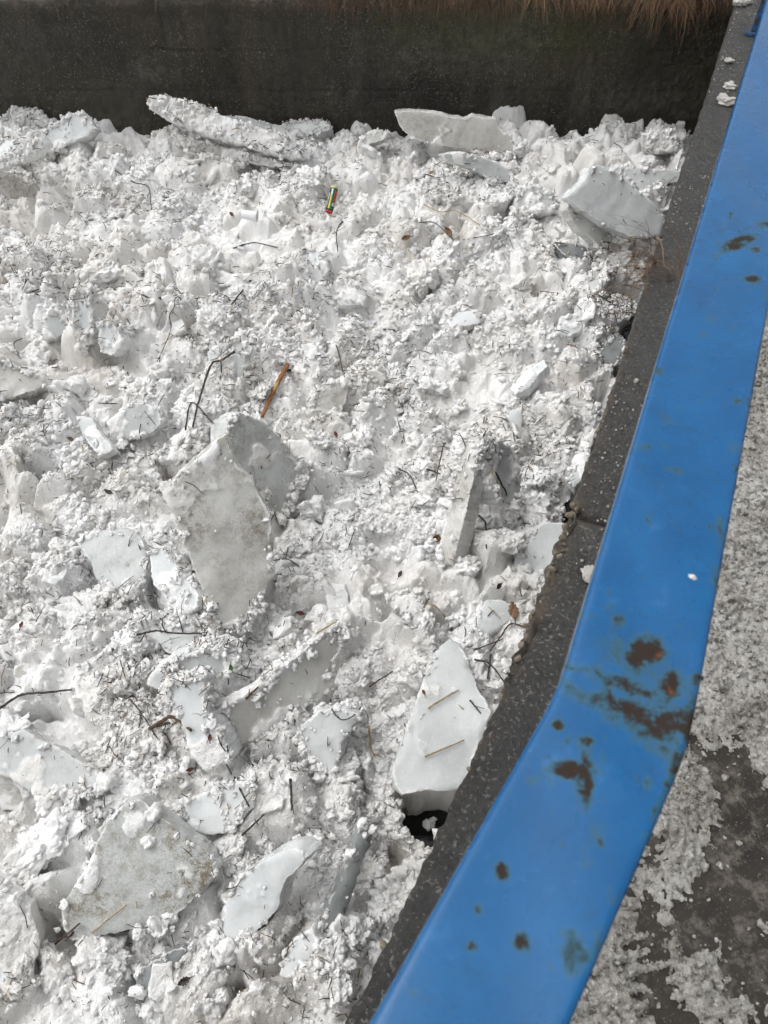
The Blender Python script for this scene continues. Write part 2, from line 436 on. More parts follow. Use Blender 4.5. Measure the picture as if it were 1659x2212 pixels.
# ------------------------------------------------------------------ quay line (from the photo, on the z = 0 plane)
K = 1659 / 2976
QP = [(2854, 0), (2751, 331), (2642, 672), (2534, 1003), (2442, 1273), (2339, 1621), (2257, 1876), (2180, 2110), (2104, 2298),
      (2041, 2452), (1968, 2624), (1869, 2814), (1783, 3058), (1648, 3339), (1512, 3637), (1345, 3968)]
QE = [at_z((u * K, v * K), 0.0) for u, v in QP][::-1]
QY = np.array([q.y for q in QE]); QX = np.array([q.x for q in QE])
cf = np.polyfit(QY, QX, 4)
ya, yb = QY[0], QY[-1]
def quay_x(y):
    y = np.asarray(y, float); yc = np.clip(y, ya, yb)
    sl0 = np.polyval(np.polyder(cf), ya); sl1 = (np.polyval(cf, yb) - np.polyval(cf, yb - 2)) / 2
    return np.polyval(cf, yc) + np.where(y < ya, (y - ya) * sl0, 0) + np.where(y > yb, (y - yb) * sl1, 0)
def quay_n(y):
    d = (quay_x(np.asarray(y) + 0.01) - quay_x(np.asarray(y) - 0.01)) / 0.02
    L = np.sqrt(1 + d * d)
    return 1 / L, -d / L                                   # inward (towards the pavement)
WALL_Y = 7.0

# ------------------------------------------------------------------ river water under the ice
V = [(-14, -6, -2.02), (9, -6, -2.02), (9, WALL_Y + 0.3, -2.02), (-14, WALL_Y + 0.3, -2.02)]
tag(add('river_water', mesh_np('river_water', V, [[(0, 1, 2, 3)]]), M['water']), 'black river water showing in the gaps of the ice', 'water', kind='structure')

# ------------------------------------------------------------------ far embankment wall and the bank above it
xs = np.concatenate([np.linspace(-13, -4.4, 40), np.arange(-4.38, 3.6, 0.0125)])
zs = np.concatenate([np.linspace(-2.4, -1.95, 8), np.arange(-1.94, -0.712, 0.0125), [-0.712]])
X, Z = np.meshgrid(xs, zs)
sm = np.clip((-0.712 - Z) / 0.05, 0, 1)
D = 0.028 * fbm(X * 1.7, Z * 2.2, 3, 4) + 0.010 * fbm(X * 22, Z * 22, 8, 4) + 0.012 * np.clip(billow(X, Z, 0.05, 12) - 0.55, 0, 1)
for zj, a in ((-1.10, 0.010), (-1.42, 0.008)):
    D -= a * np.exp(-((Z - zj - 0.012 * fbm(X * 2, X * 0, 4, 2)) / 0.008) ** 2)
D += 0.03 * np.exp(-((Z + 0.752) / 0.05) ** 2)             # worn lip
Y = WALL_Y - D - 0.015 * (1 - sm)
Zt = Z + 0.02 * (1 - sm) * fbm(X * 5, X * 0 + 2, 6, 3)
V = np.stack([X, Y, Zt], -1).reshape(-1, 3)
nr, nc = X.shape
back = np.stack([xs, np.full(nc, WALL_Y + 0.35), -0.712 + 0.02 * fbm(xs * 4, xs * 0, 2, 3)], -1)
V = np.vstack([V, back]); top = (nr - 1) * nc
F2 = np.stack([top + np.arange(nc - 1), top + np.arange(1, nc), nr * nc + np.arange(1, nc), nr * nc + np.arange(nc - 1)], 1)
moss = np.clip(1.5 * np.exp(-((X - 0.9) / 1.1) ** 2) * np.clip((Z + 1.45) / 0.5, 0, 1) + 0.35 * fbm(X, Z * 2, 20, 3), 0, 1)
pale = np.clip(np.exp(-((Z + 0.732) / 0.055) ** 2) * np.clip((-0.2 - X) / 0.8, 0.0, 1) * 0.35 + 0.7 * np.exp(-((X + 1.95) / .12) ** 2 - ((Z + 1.25) / .1) ** 2)
               + 0.45 * np.clip(fbm(X * 0.9, Z * 1.3, 41, 4) - 0.12, 0, 1) * 2, 0, 1)
att = {'moss': np.concatenate([moss.ravel(), np.zeros(nc)]), 'pale': np.concatenate([pale.ravel(), np.full(nc, 0.05)])}
w = empty('embankment_wall', (0, WALL_Y, -2.4))
tag(w, 'dark wet mossy concrete embankment wall behind the ice', 'wall')
o = add('wall_face', mesh_np('wall_face', V - np.array([0, WALL_Y, -2.4]), [grid_faces(nr, nc), F2], att), M['wall'], w)
xb, yb_ = np.meshgrid(np.linspace(-13, 12, 120), np.linspace(WALL_Y + 0.25, WALL_Y + 9, 40))
zb = -0.742 + 0.42 * (yb_ - WALL_Y - 0.25) + 0.06 * fbm(xb * 2, yb_ * 2, 5, 4)
V = np.stack([xb, yb_, zb], -1).reshape(-1, 3)
tag(add('earth_bank', mesh_np('earth_bank', V, [grid_faces(40, 120)]), M['soil']), 'brown earth bank behind the embankment wall', 'bank', kind='structure')

# ------------------------------------------------------------------ quay: coping blocks, wall body, pavement
quay = empty('quay_wall', (0, 0, 0))
tag(quay, 'grey weathered concrete quay with a crumbling edge beside the blue rail', 'quay')
JOINT = 1.285
def coping(y0, y1, step):
    ys = np.arange(y0, y1 + step * 0.5, step)
    prof = [(-0.30, 1), (-0.2, 1), (-0.12, 1), (-0.07, 1), (-0.045, 1), (-0.028, 1), (-0.015, 1), (-0.006, 1)] + [(s, 0) for s in np.concatenate([np.arange(0, 0.19, 0.006), np.linspace(0.2, 0.31, 8)])]
    nx, ny = quay_n(ys); qx = quay_x(ys)
    rows = []; br = []
    brk = np.exp(-((ys - 1.05) / 0.28) ** 2) + 0.55 * np.exp(-((ys - 1.75) / 0.22) ** 2) + 0.9 * np.exp(-((ys - JOINT) / 0.06) ** 2) + 0.25
    endd = np.minimum(np.abs(ys - JOINT), 0.2)
    for s, side in prof:
        if side:
            off = 0.012 * np.exp(s / 0.02) * 0 + 0.016 * brk * fbm(ys * 14, ys * 0 + s * 30, 3, 4) + 0.010 * fbm(ys * 50, ys * 0 + s * 60, 9, 3)
            z = np.full(ys.shape, s)
        else:
            off = s + np.exp(-s / 0.012) * (0.016 * brk * fbm(ys * 14, ys * 0, 3, 4) + 0.010 * fbm(ys * 50, ys * 0, 9, 3) + 0.012)
            z = -0.030 * brk * np.clip(fbm(ys * 17 + 4, ys * 0 + s * 11, 13, 3) + 0.35, 0, 1) * np.exp(-s / 0.022) + 0.006 * fbm(ys * 30, ys * 0 + s * 30, 15, 5, .65) + 0.008 * fbm(ys * 4, ys * 0 + s * 4, 16, 3)
            z = z - 0.03 * np.exp(-endd / 0.012)
        rows.append(np.stack([qx + nx * off, ys + ny * off, z], -1))
        br.append(np.clip(brk * (1.15 if side else np.exp(-s / 0.03)) - 0.12, 0, 1))
    V = np.stack(rows, 1); n, m = V.shape[:2]
    side = V[:, -1].copy(); side[:, 2] = -0.12
    V = np.concatenate([V, side[:, None]], 1); br = np.stack(br + [br[-1]], 1); m += 1
    fl = grid_faces(n, m, flip=True)
    V = V.reshape(-1, 3)
    ends = [np.arange(m), (n - 1) * m + np.arange(m)[::-1]]
    return mesh_np('coping_block', V, [fl] + [np.array([e]) for e in ends], {'broken': br.ravel()})
add('coping_block', coping(-2.2, JOINT - 0.006, 0.007), M['quay'], quay)
add('coping_block', coping(JOINT + 0.008, WALL_Y + 0.1, 0.010), M['quay'], quay)
ys = np.linspace(-2.2, WALL_Y + 0.1, 60); nx, ny = quay_n(ys); qx = quay_x(ys)
prof = [(0.03, -2.6), (0.03, -0.26), (0.30, -0.26)]
V = np.stack([np.stack([qx + nx * a, ys + ny * a, np.full(60, z)], -1) for a, z in prof], 1).reshape(-1, 3)
add('wall_body', mesh_np('wall_body', V, [grid_faces(60, 3, flip=True)], {'broken': np.zeros(180)}, False), M['quay'], quay)
for k in range(70):                                        # pebbles of the broken edge, parts of the quay
    y = random.gauss(1.02, 0.2) if k < 42 else (random.gauss(1.75, 0.16) if k < 60 else random.uniform(0.2, 2.6))
    r = random.uniform(0.004, 0.011)
    bm = bmesh.new(); bmesh.ops.create_icosphere(bm, subdivisions=2, radius=r)
    sc = Vector((random.uniform(.8, 1.4), random.uniform(.7, 1.2), random.uniform(.6, 1)))
    for v in bm.verts: v.co = Vector((v.co.x * sc.x, v.co.y * sc.y, v.co.z * sc.z)) * (1 + 0.25 * math.sin(v.co.x * 400 + k) * math.cos(v.co.y * 300 + k))
    n_ = quay_n(y); a = random.uniform(-0.004, 0.012)
    o = bm_obj('edge_pebble', bm, M['pebble'], quay, True); o.location = (float(quay_x(y)) + n_[0] * a, y + n_[1] * a, random.uniform(-0.03, -0.004))
    o.rotation_euler = (random.random() * 3, random.random() * 3, random.random() * 3)
ys = np.linspace(-6, 40, 100); nx, ny = quay_n(ys); qx = quay_x(ys)
V = np.stack([np.stack([qx + nx * a, ys + ny * a, np.full(100, -0.05)], -1) for a in (0.29, 1.0, 3.0, 14.0)], 1).reshape(-1, 3)
tag(add('pavement', mesh_np('pavement', V, [grid_faces(100, 4, flip=True)]), M['asphalt']), 'dark wet pavement under trodden slush beside the quay', 'pavement', kind='structure')

# trodden slush sheet: thins out to bare wet pavement, stamped by boot treads
ys = np.arange(-0.35, 3.4, 0.0042); os_ = np.arange(0.305, 1.05, 0.0042)
nx, ny = quay_n(ys); qx = quay_x(ys)
OX = qx[:, None] + nx[:, None] * os_[None]; OY = ys[:, None] + ny[:, None] * os_[None]
cover = 0.50 * fbm(OX * 2.6, OY * 2.6, 51, 4) + 0.85 * fbm(OX * 12, OY * 12, 55, 6, 0.72) + 0.04
cover += 0.30 * np.clip((OY - 0.55) / 0.5, -0.3, 1) - 0.55 * np.exp(-(((os_[None] - 0.80) / 0.13) ** 2)) * (OY < 0.75)
cover -= 0.8 * np.exp(-(((OX - at_z((1610, 1640), 0).x) / 0.07) ** 2 + ((OY - at_z((1610, 1640), 0).y) / 0.16) ** 2))
H = np.clip(cover, -0.4, 0.55) * 0.030
grain = 0.010 * billow(OX, OY, 0.026, 61) + 0.008 * billow(OX, OY, 0.013, 63) + 0.003 * fbm(OX * 60, OY * 60, 65, 3)
tread = np.zeros_like(H)
def stamp(px, ang, w, n, gap, vee):
    c = at_z(px, -0.04); ca, sa = math.cos(ang), math.sin(ang)
    u = (OX - c.x) * ca + (OY - c.y) * sa; v = -(OX - c.x) * sa + (OY - c.y) * ca
    global tread
    for k in range(n):
        vv = v - (k - n / 2) * gap - vee * np.abs(u)
        tread = np.maximum(tread, ((np.abs(vv) < gap * 0.24) & (np.abs(u) < w)) * 1.0)
stamp((1470, 1860), 0.5, 0.035, 6, 0.024, 0.6); stamp((1560, 1330), 0.1, 0.045, 7, 0.026, 0.5)
stamp((1460, 2010), 0.9, 0.03, 5, 0.022, -0.5); stamp((1540, 1590), -0.4, 0.035, 5, 0.024, 0.7)
stamp((1400, 2090), 0.2, 0.05, 5, 0.026, 0.0); stamp((1620, 1880), 0.7, 0.03, 5, 0.022, 0.6); stamp((1620, 1180), -0.2, 0.04, 6, 0.024, 0.5)
Hs = -0.049 + H + grain * np.clip(cover * 2.5 + 0.6, 0, 1) - tread * 0.008 * np.clip(1 + 2.5 * fbm(OX * 12, OY * 12, 58, 3), 0, 1.6)
Hs = np.where(cover < -0.02, np.minimum(Hs, -0.0500 - 0.006 + grain * 0.9), Hs)
V = np.stack([OX, OY, Hs], -1).reshape(-1, 3)
tag(add('trodden_slush', mesh_np('trodden_slush', V, [grid_faces(len(ys), len(os_), flip=True)]), M['trodden']), 'dirty granular slush with boot tread prints on the pavement', 'slush', kind='stuff')

# ------------------------------------------------------------------ ice slabs (outline in photo pixels, on tilted planes of their own)
def zlow(x, y):
    x, y = np.asarray(x, float), np.asarray(y, float)
    z = -1.77 + 0.10 * fbm(x * 0.9, y * 0.9, 71, 2) + 0.06 * fbm(x * 2.3, y * 2.3, 72, 2)
    z = z + np.exp(-((y - 7.0) / 0.8) ** 2) * (0.12 * fbm(x * 1.6, x * 0 + 3, 73, 3) - 0.06 + 0.10 * np.clip((-0.4 - x) / 1.5, 0, 1))
    return z
# name, label, tilt, azimuth of the face (0 away, 90 right, 180 to camera, 270 left), lift, thickness, frost, dirt, ice, outline
SL = [
 ('ice_slab', 'long thick snow-crusted slab lifted over a dark gap below the far wall', 50, 175, .24, 0.135, 0.95, .0, 'white', [(324,209),(350,206),(392,216),(430,228),(470,243),(500,258),(545,272),(590,285),(640,303),(672,320),(668,345),(600,335),(520,312),(470,298),(430,285),(375,262),(338,240),(326,226)]),
 ('ice_slab', 'smooth grey plate behind the long snow-crusted slab at the far wall', 35, 185, .22, 0.081, 0.112, .0, 'grey', [(430,230),(480,238),(560,260),(640,275),(660,285),(640,305),(590,290),(500,262)]),
 ('ice_block', 'pale block with square right end against the wall right of the long slab', 40, 200, .17, 0.135, 0.262, .0, 'white', [(600,275),(625,264),(690,258),(705,262),(713,278),(690,290),(660,300),(630,296)]),
 ('ice_block', 'small cube of ice standing on top of the long crusted slab', 40, 185, .31, 0.095, 0.3, .0, 'white', [(457,250),(462,235),(490,237),(493,255),(470,262)]),
 ('ice_slab', 'underlying slab edge in the shadow beneath the long crusted slab', 62, 180, .13, 0.135, 0.413, .25, 'brown', [(375,285),(400,296),(470,312),(560,338),(650,358),(590,362),(540,352),(450,338),(395,318)]),
 ('ice_slab', 'leaning brownish slab with snowy rim against the far wall, right of centre', 72, 185, .19, 0.162, 0.188, .25, 'brown', [(850,241),(870,238),(905,239),(950,247),(1000,259),(1022,250),(1070,258),(1078,275),(1090,290),(1112,312),(1130,330),(1090,337),(1040,328),(1000,322),(930,312),(885,297),(862,272)]),
 ('ice_slab', 'curved clear slab face right below the brownish leaning slab', 62, 165, .14, 0.135, 0.188, .05, 'grey', [(955,332),(990,326),(1040,338),(1080,352),(1103,375),(1110,400),(1090,402),(1060,388),(1035,372),(1000,355),(968,348)]),
 ('ice_slab', 'snow-covered ledge slab jutting right over a dark square hole', 18, 170, .20, 0.121, 1.0, .05, 'white', [(905,392),(960,380),(1030,385),(1075,395),(1105,406),(1111,416),(1098,432),(1080,440),(1040,434),(990,436),(930,430)]),
 ('ice_slab', 'frosted grey block just right of the dark square hole', 45, 190, .10, 0.189, 0.375, .1, 'grey', [(1118,405),(1160,398),(1195,418),(1208,455),(1160,462),(1115,458)]),
 ('ice_slab', 'large smooth pale slab leaning near the quay in the upper right', 54, 165, .16, 0.135, 0.075, .0, 'white', [(1228,423),(1250,402),(1266,385),(1273,363),(1290,357),(1307,357),(1325,368),(1340,381),(1368,402),(1394,423),(1422,447),(1436,472),(1428,505),(1400,512),(1370,512),(1335,500),(1290,475),(1250,450)]),
 ('ice_slab', 'flat grey slab behind the large smooth pale slab near the quay', 48, 185, .13, 0.121, 0.15, .1, 'grey', [(1331,360),(1365,360),(1400,366),(1440,366),(1478,369),(1470,392),(1430,398),(1400,404),(1388,411),(1360,392)]),
 ('ice_slab', 'narrow leaf-shaped beige slab in front of the large smooth pale slab', 58, 155, .15, 0.095, 0.112, .1, 'brown', [(1228,440),(1246,423),(1262,428),(1275,442),(1298,472),(1315,495),(1335,522),(1346,544),(1319,544),(1283,522),(1255,500),(1236,478),(1227,456)]),
 ('ice_slab', 'wide pale slab foot against the quay under the large smooth slab', 25, 180, .08, 0.121, 0.225, .0, 'white', [(1360,515),(1400,505),(1432,508),(1425,545),(1400,552),(1370,545),(1350,530)]),
 ('ice_block', 'upright frosted block in the far corner beside the quay', 58, 190, .17, 0.162, 0.413, .1, 'grey', [(1388,290),(1415,283),(1440,285),(1459,283),(1457,318),(1450,330),(1413,334),(1390,318)]),
 ('ice_slab', 'low wet grey plate among crumbs left of the quay grass tuft', 12, 180, .08, 0.068, 0.075, .0, 'dark', [(1190,521),(1225,522),(1262,530),(1276,545),(1272,563),(1240,562),(1212,545)]),
 ('ice_slab', 'tilted block pointing up at the black hole below the grass tuft', 38, 235, .13, 0.135, 0.3, .1, 'grey', [(1243,634),(1265,608),(1289,590),(1302,573),(1313,565),(1317,578),(1312,600),(1300,625),(1290,638),(1268,636)]),
 ('ice_slab', 'ragged snow ledge hanging over the grey plate at the quay edge', 15, 120, .13, 0.121, 1.0, .1, 'white', [(1262,650),(1300,641),(1338,640),(1362,655),(1371,668),(1358,690),(1330,697),(1296,690),(1270,676)]),
 ('ice_slab', 'flat bluish grey plate wedged against the quay halfway along', 8, 200, .02, 0.081, 0.075, .05, 'dark', [(1284,742),(1310,728),(1340,722),(1358,738),(1345,782),(1325,792),(1298,802),(1283,768)]),
 ('ice_slab', 'smooth white fan-shaped plate left of the ragged snow ledge', 20, 180, .11, 0.068, 0.188, .0, 'white', [(1213,683),(1240,684),(1264,692),(1254,712),(1228,724),(1197,717)]),
 ('ice_slab', 'narrow pale strip of ice along the quay beside the coping joint', 15, 260, .05, 0.081, 0.3, .0, 'grey', [(1286,930),(1278,970),(1262,1028),(1240,1050),(1226,1035),(1240,991),(1258,950)]),
 ('ice_slab', 'flat rough white sheet touching the quay above the brown curled leaf', 8, 200, .10, 0.081, 0.225, .0, 'grey', [(1125,1165),(1150,1140),(1185,1126),(1228,1132),(1216,1180),(1196,1240),(1172,1292),(1130,1288),(1110,1240)]),
 ('ice_slab', 'big flat triangular bluish white slab lying against the quay', 10, 215, .14, 0.035, 0.12, .02, 'grey', [(958,1392),(972,1378),(989,1390),(1007,1416),(1017,1446),(1040,1496),(1062,1539),(1045,1580),(1035,1600),(1020,1640),(1007,1675),(996,1702),(960,1706),(930,1705),(895,1711),(868,1715),(850,1697),(848,1663),(862,1620),(874,1582),(890,1535),(904,1494),(918,1460),(929,1431)]),
 ('ice_slab', 'smooth grey plate beside the brown curled leaf near the quay', 12, 190, .09, 0.068, 0.09, .0, 'grey', [(1038,1317),(1050,1294),(1078,1292),(1105,1302),(1102,1335),(1080,1352),(1052,1372),(1028,1356)]),
 ('ice_chunk', 'white triangular chunk with one corner pointing down, near the centre right', 28, 185, .15, 0.108, 0.262, .0, 'white', [(834,1297),(853,1285),(886,1282),(906,1275),(919,1295),(918,1320),(912,1345),(900,1356),(884,1352),(863,1322)]),
 ('ice_slab', 'largest upright slab left of centre, dirty face with white left edge', 52, 165, .17, 0.149, 0.16, .65, 'brown', [(350,1063),(388,1025),(425,990),(458,962),(488,940),(494,966),(503,990),(549,1050),(578,1100),(585,1140),(581,1180),(594,1238),(562,1290),(522,1348),(478,1362),(440,1275),(418,1222),(398,1175),(372,1112)]),
 ('ice_slab', 'dirty speckled slab facing right behind the largest upright slab', 60, 120, .20, 0.135, 0.16, .55, 'grey', [(490,942),(494,908),(508,896),(522,892),(545,897),(570,912),(600,940),(627,967),(648,997),(640,1035),(627,1063),(604,1115),(580,1100),(552,1052),(522,1016),(503,988),(494,965)]),
 ('ice_slab', 'broad flat grey plate left of the largest upright slab', 18, 190, .11, 0.108, 0.16, .1, 'grey', [(158,1165),(202,1146),(240,1140),(277,1140),(300,1158),(312,1180),(317,1226),(297,1271),(262,1285),(227,1281),(205,1245),(190,1205)]),
 ('ice_block', 'tilted clear block with bright ridge between the flat plate and largest slab', 35, 215, .12, 0.135, 0.262, .0, 'white', [(320,1172),(333,1170),(350,1182),(390,1232),(433,1286),(428,1312),(408,1325),(388,1334),(352,1290),(324,1246)]),
 ('ice_slab', 'low grey plate in a hollow under a long dark stick', 8, 180, .03, 0.068, 0.09, .1, 'grey', [(295,1362),(340,1352),(400,1350),(438,1355),(448,1377),(410,1400),(373,1410),(310,1390)]),
 ('ice_slab', 'rounded dome-topped white slab above the block with a broken stick', 52, 180, .14, 0.135, 0.375, .1, 'white', [(318,1478),(327,1460),(360,1435),(393,1417),(440,1400),(479,1395),(505,1404),(516,1420),(509,1450),(480,1466),(440,1472),(400,1470),(350,1490)]),
 ('ice_block', 'smooth white block under a short broken brown stick, lower left', 42, 195, .15, 0.135, 0.3, .0, 'white', [(345,1500),(366,1475),(400,1467),(433,1465),(440,1500),(448,1543),(474,1579),(490,1610),(499,1640),(470,1660),(443,1670),(412,1630),(398,1580),(380,1535)]),
 ('ice_slab', 'long diagonal ridge slab with snowy crest in the lower middle', 58, 150, .19, 0.06, .45, .1, 'brown', [(464,1536),(510,1510),(554,1488),(590,1462),(615,1443),(645,1418),(670,1397),(700,1368),(726,1349),(738,1372),(735,1400),(722,1440),(722,1490),(700,1515),(670,1522),(640,1545),(615,1555),(560,1590),(504,1616),(479,1600)]),
 ('ice_slab', 'pale slab with a pointed lower tip right of the diagonal ridge slab', 35, 200, .14, 0.108, 0.262, .05, 'grey', [(632,1594),(660,1560),(696,1533),(740,1530),(778,1543),(758,1575),(741,1604),(732,1640),(724,1668),(704,1672),(668,1632)]),
 ('ice_slab', 'wide grey slab cut by the left picture edge, lower left', 20, 175, .14, 0.121, 0.188, .15, 'grey', [(-60,1585),(0,1582),(50,1580),(100,1600),(140,1625),(180,1650),(217,1674),(200,1698),(150,1712),(95,1726),(40,1690),(0,1668),(-60,1650)]),
 ('ice_slab', 'big dirt-stained grey triangular slab at the lower left', 30, 175, .18, 0.135, 0.0, .75, 'grey', [(140,1945),(160,1912),(181,1881),(205,1830),(232,1770),(252,1748),(272,1735),(302,1728),(328,1748),(353,1770),(403,1806),(443,1836),(470,1870),(462,1895),(443,1917),(410,1952),(383,1977),(343,1997),(282,2007),(202,2025),(156,2030),(136,2010),(132,1975)]),
 ('ice_slab', 'smooth white slab right of the big dirt-stained triangular slab', 36, 205, .16, 0.149, 0.0, .05, 'white', [(490,1945),(500,1920),(514,1901),(545,1878),(580,1856),(608,1840),(640,1834),(672,1846),(640,1880),(608,1908),(598,1967),(560,2007),(530,2035),(504,2060),(480,2055),(472,2027),(482,1985)]),
 ('ice_bar', 'dark clear elongated bar of ice at bottom centre near the quay', 42, 160, .08, 0.081, 0.038, .0, 'dark', [(784,1780),(800,1785),(808,1801),(798,1840),(786,1871),(768,1920),(746,1977),(732,2020),(718,2045),(685,2025),(705,1985),(721,1947),(740,1900),(756,1856),(770,1815)]),
 ('ice_slab', 'small smooth fin of ice left of the dark clear bar', 30, 210, .12, 0.081, 0.15, .0, 'white', [(640,2020),(672,2000),(692,2038),(672,2065),(655,2083),(620,2110),(603,2108),(614,2068)]),
 ('ice_block', 'rounded snowy block at the bottom left picture edge', 30, 150, .15, 0.189, 0.562, .05, 'white', [(-60,1915),(0,1922),(40,1935),(66,1955),(82,1990),(82,2060),(60,2110),(20,2150),(-60,2150)]),
 ('ice_slab', 'dark clear shard half buried below the big dirt-stained slab', 22, 170, .09, 0.081, 0.0, .0, 'dark', [(292,2150),(300,2105),(330,2075),(363,2053),(400,2050),(392,2075),(360,2105),(326,2135)]),
 ('ice_block', 'upright white pillar of ice in the upper left', 55, 178, .20, 0.121, 0.413, .0, 'white', [(157,650),(160,630),(176,618),(192,620),(200,635),(199,664),(200,710),(197,744),(178,750),(164,727),(155,689)]),
 ('ice_chunk', 'pointed pale chunk just right of the upright white pillar', 45, 190, .14, 0.121, 0.375, .1, 'white', [(214,705),(226,692),(242,690),(255,711),(268,734),(262,755),(242,766),(222,760),(213,732)]),
 ('ice_chunk', 'frosty grey slab leaning just left of the upright white pillar', 42, 160, .13, 0.121, 0.375, .05, 'grey', [(93,705),(101,676),(121,656),(150,656),(152,690),(140,712),(124,726),(96,731)]),
 ('ice_slab', 'layered yellowish slab end at the left picture edge', 30, 150, .14, 0.135, 0.375, .35, 'brown', [(-40,770),(0,775),(30,788),(58,800),(96,813),(100,828),(75,842),(50,850),(0,864),(-40,866)]),
 ('ice_slab', 'smooth grey curved blade of ice in the left middle', 30, 215, .11, 0.068, 0.075, .0, 'grey', [(160,897),(180,897),(197,903),(208,922),(220,943),(244,970),(230,980),(215,985),(192,962),(174,934)]),
 ('ice_slab', 'frosted fan-shaped slab in the left middle under crossed thin twigs', 40, 180, .12, 0.108, 0.3, .05, 'grey', [(232,912),(265,885),(302,870),(330,876),(346,888),(344,916),(324,934),(302,948),(262,952),(238,940)]),
 ('ice_bar', 'long low snowy bar above a shaded gap left of the orange stick', 25, 180, .13, 0.108, 0.637, .1, 'white', [(330,978),(360,966),(400,962),(440,962),(446,975),(430,986),(380,994),(340,994)]),
 ('ice_slab', 'peaked smooth pale slab against the far wall on the upper left', 50, 185, .17, 0.135, 0.3, .0, 'white', [(88,293),(121,268),(150,251),(171,241),(188,253),(206,273),(185,295),(150,309),(106,326)]),
 ('ice_slab', 'long pale slab sloping down left from the peaked slab', 60, 195, .12, 0.108, 0.188, .05, 'white', [(-40,362),(0,344),(50,316),(83,296),(98,308),(78,334),(30,354),(0,366),(-40,384)]),
 ('ice_slab', 'bluish white plate at the upper left picture edge', 30, 190, .16, 0.095, 0.15, .0, 'white', [(-50,298),(0,300),(38,303),(57,311),(40,325),(10,340),(-50,362)]),
 ('ice_slab', 'far left grey lump-backed slab touching the embankment wall', 50, 180, .17, 0.135, 0.45, .05, 'grey', [(2,258),(15,241),(40,231),(71,238),(108,258),(101,275),(50,279),(5,268)]),
 ('ice_slab', 'half-buried smooth plate below the red and green can', 28, 185, .10, 0.081, 0.225, .0, 'white', [(640,546),(656,535),(678,534),(700,546),(713,558),(704,572),(668,572),(642,562)]),
 ('ice_block', 'brownish hooked block just left of the leaning brownish slab', 50, 180, .15, 0.121, 0.262, .2, 'brown', [(770,325),(776,304),(800,288),(814,282),(838,285),(836,300),(800,311),(788,341),(772,342)]),
 ('ice_chunk', 'smooth pale chunk in the middle, below the half-buried plate', 35, 190, .12, 0.095, 0.262, .1, 'white', [(728,640),(742,622),(765,610),(780,622),(791,643),(786,657),(750,660),(732,655)]),
 ('ice_slab', 'small smooth white plate in the right middle among pine needles', 18, 185, .10, 0.068, 0.188, .0, 'white', [(964,692),(990,676),(1022,666),(1048,682),(1032,697),(1012,705),(972,706)]),
 ('ice_bar', 'bluish white sloping bar in the right middle', 25, 250, .12, 0.081, 0.15, .0, 'white', [(1100,838),(1120,815),(1143,794),(1173,774),(1180,788),(1160,812),(1138,836),(1114,852)]),
 ('ice_chunk', 'round-edged cream disc of ice above the tall right ridge', 30, 180, .14, 0.068, 0.075, .0, 'white', [(1089,908),(1096,890),(1112,887),(1124,891),(1129,906),(1124,924),(1110,935),(1094,931)]),
 ('ice_slab', 'tall yellowish ridge of ice right of centre, facing left', 48, 235, .19, 0.121, 0.3, .3, 'brown', [(984,985),(1000,943),(1012,932),(1028,929),(1044,942),(1046,965),(1030,990),(1022,1040),(1012,1080),(1007,1113),(996,1148),(982,1190),(975,1218),(946,1218),(948,1185),(956,1150),(966,1110),(974,1070),(978,1025)]),
 ('ice_slab', 'frosted grey face on the right flank of the tall ridge', 58, 120, .15, 0.121, 0.375, .1, 'grey', [(1048,955),(1075,955),(1100,965),(1115,990),(1122,1030),(1126,1075),(1100,1092),(1070,1085),(1048,1050),(1036,1005)]),
 ('ice_chunk', 'thin leaf-like shard overlapping the flat rough white sheet', 60, 200, .13, 0.054, 0.225, .0, 'white', [(1083,1190),(1098,1172),(1112,1162),(1128,1156),(1133,1171),(1126,1186),(1104,1196)]),
 ('ice_chunk', 'small upright beige flake left of the diagonal ridge crest', 45, 160, .13, 0.068, 0.225, .1, 'brown', [(573,1420),(585,1405),(601,1400),(617,1426),(604,1448),(590,1465),(578,1462)]),
 ('ice_slab', 'wet grey slab tucked under the smooth white block, lower left', 22, 195, .11, 0.108, 0.3, .05, 'white', [(400,1732),(440,1712),(504,1692),(544,1684),(552,1715),(544,1748),(520,1775),(500,1793),(450,1803),(418,1800),(400,1765)]),
 ('ice_slab', 'hollow smooth grey face beside the curved dark stick', 52, 175, .14, 0.095, 0.09, .0, 'grey', [(470,780),(484,770),(505,765),(526,772),(527,800),(518,822),(500,834),(480,830),(471,808)]),
 ('ice_bar', 'rounded bar of ice above the hollow grey face', 35, 175, .19, 0.108, 0.375, .0, 'white', [(446,760),(470,748),(500,738),(520,735),(530,748),(522,765),(500,764),(470,775),(452,786)]),
 ('ice_chunk', 'brown-stained slab leaning in the middle, right of the orange stick', 45, 165, .13, 0.108, 0.3, .5, 'brown', [(668,876),(680,850),(705,835),(735,825),(752,838),(748,870),(735,890),(705,900),(678,900)]),
]
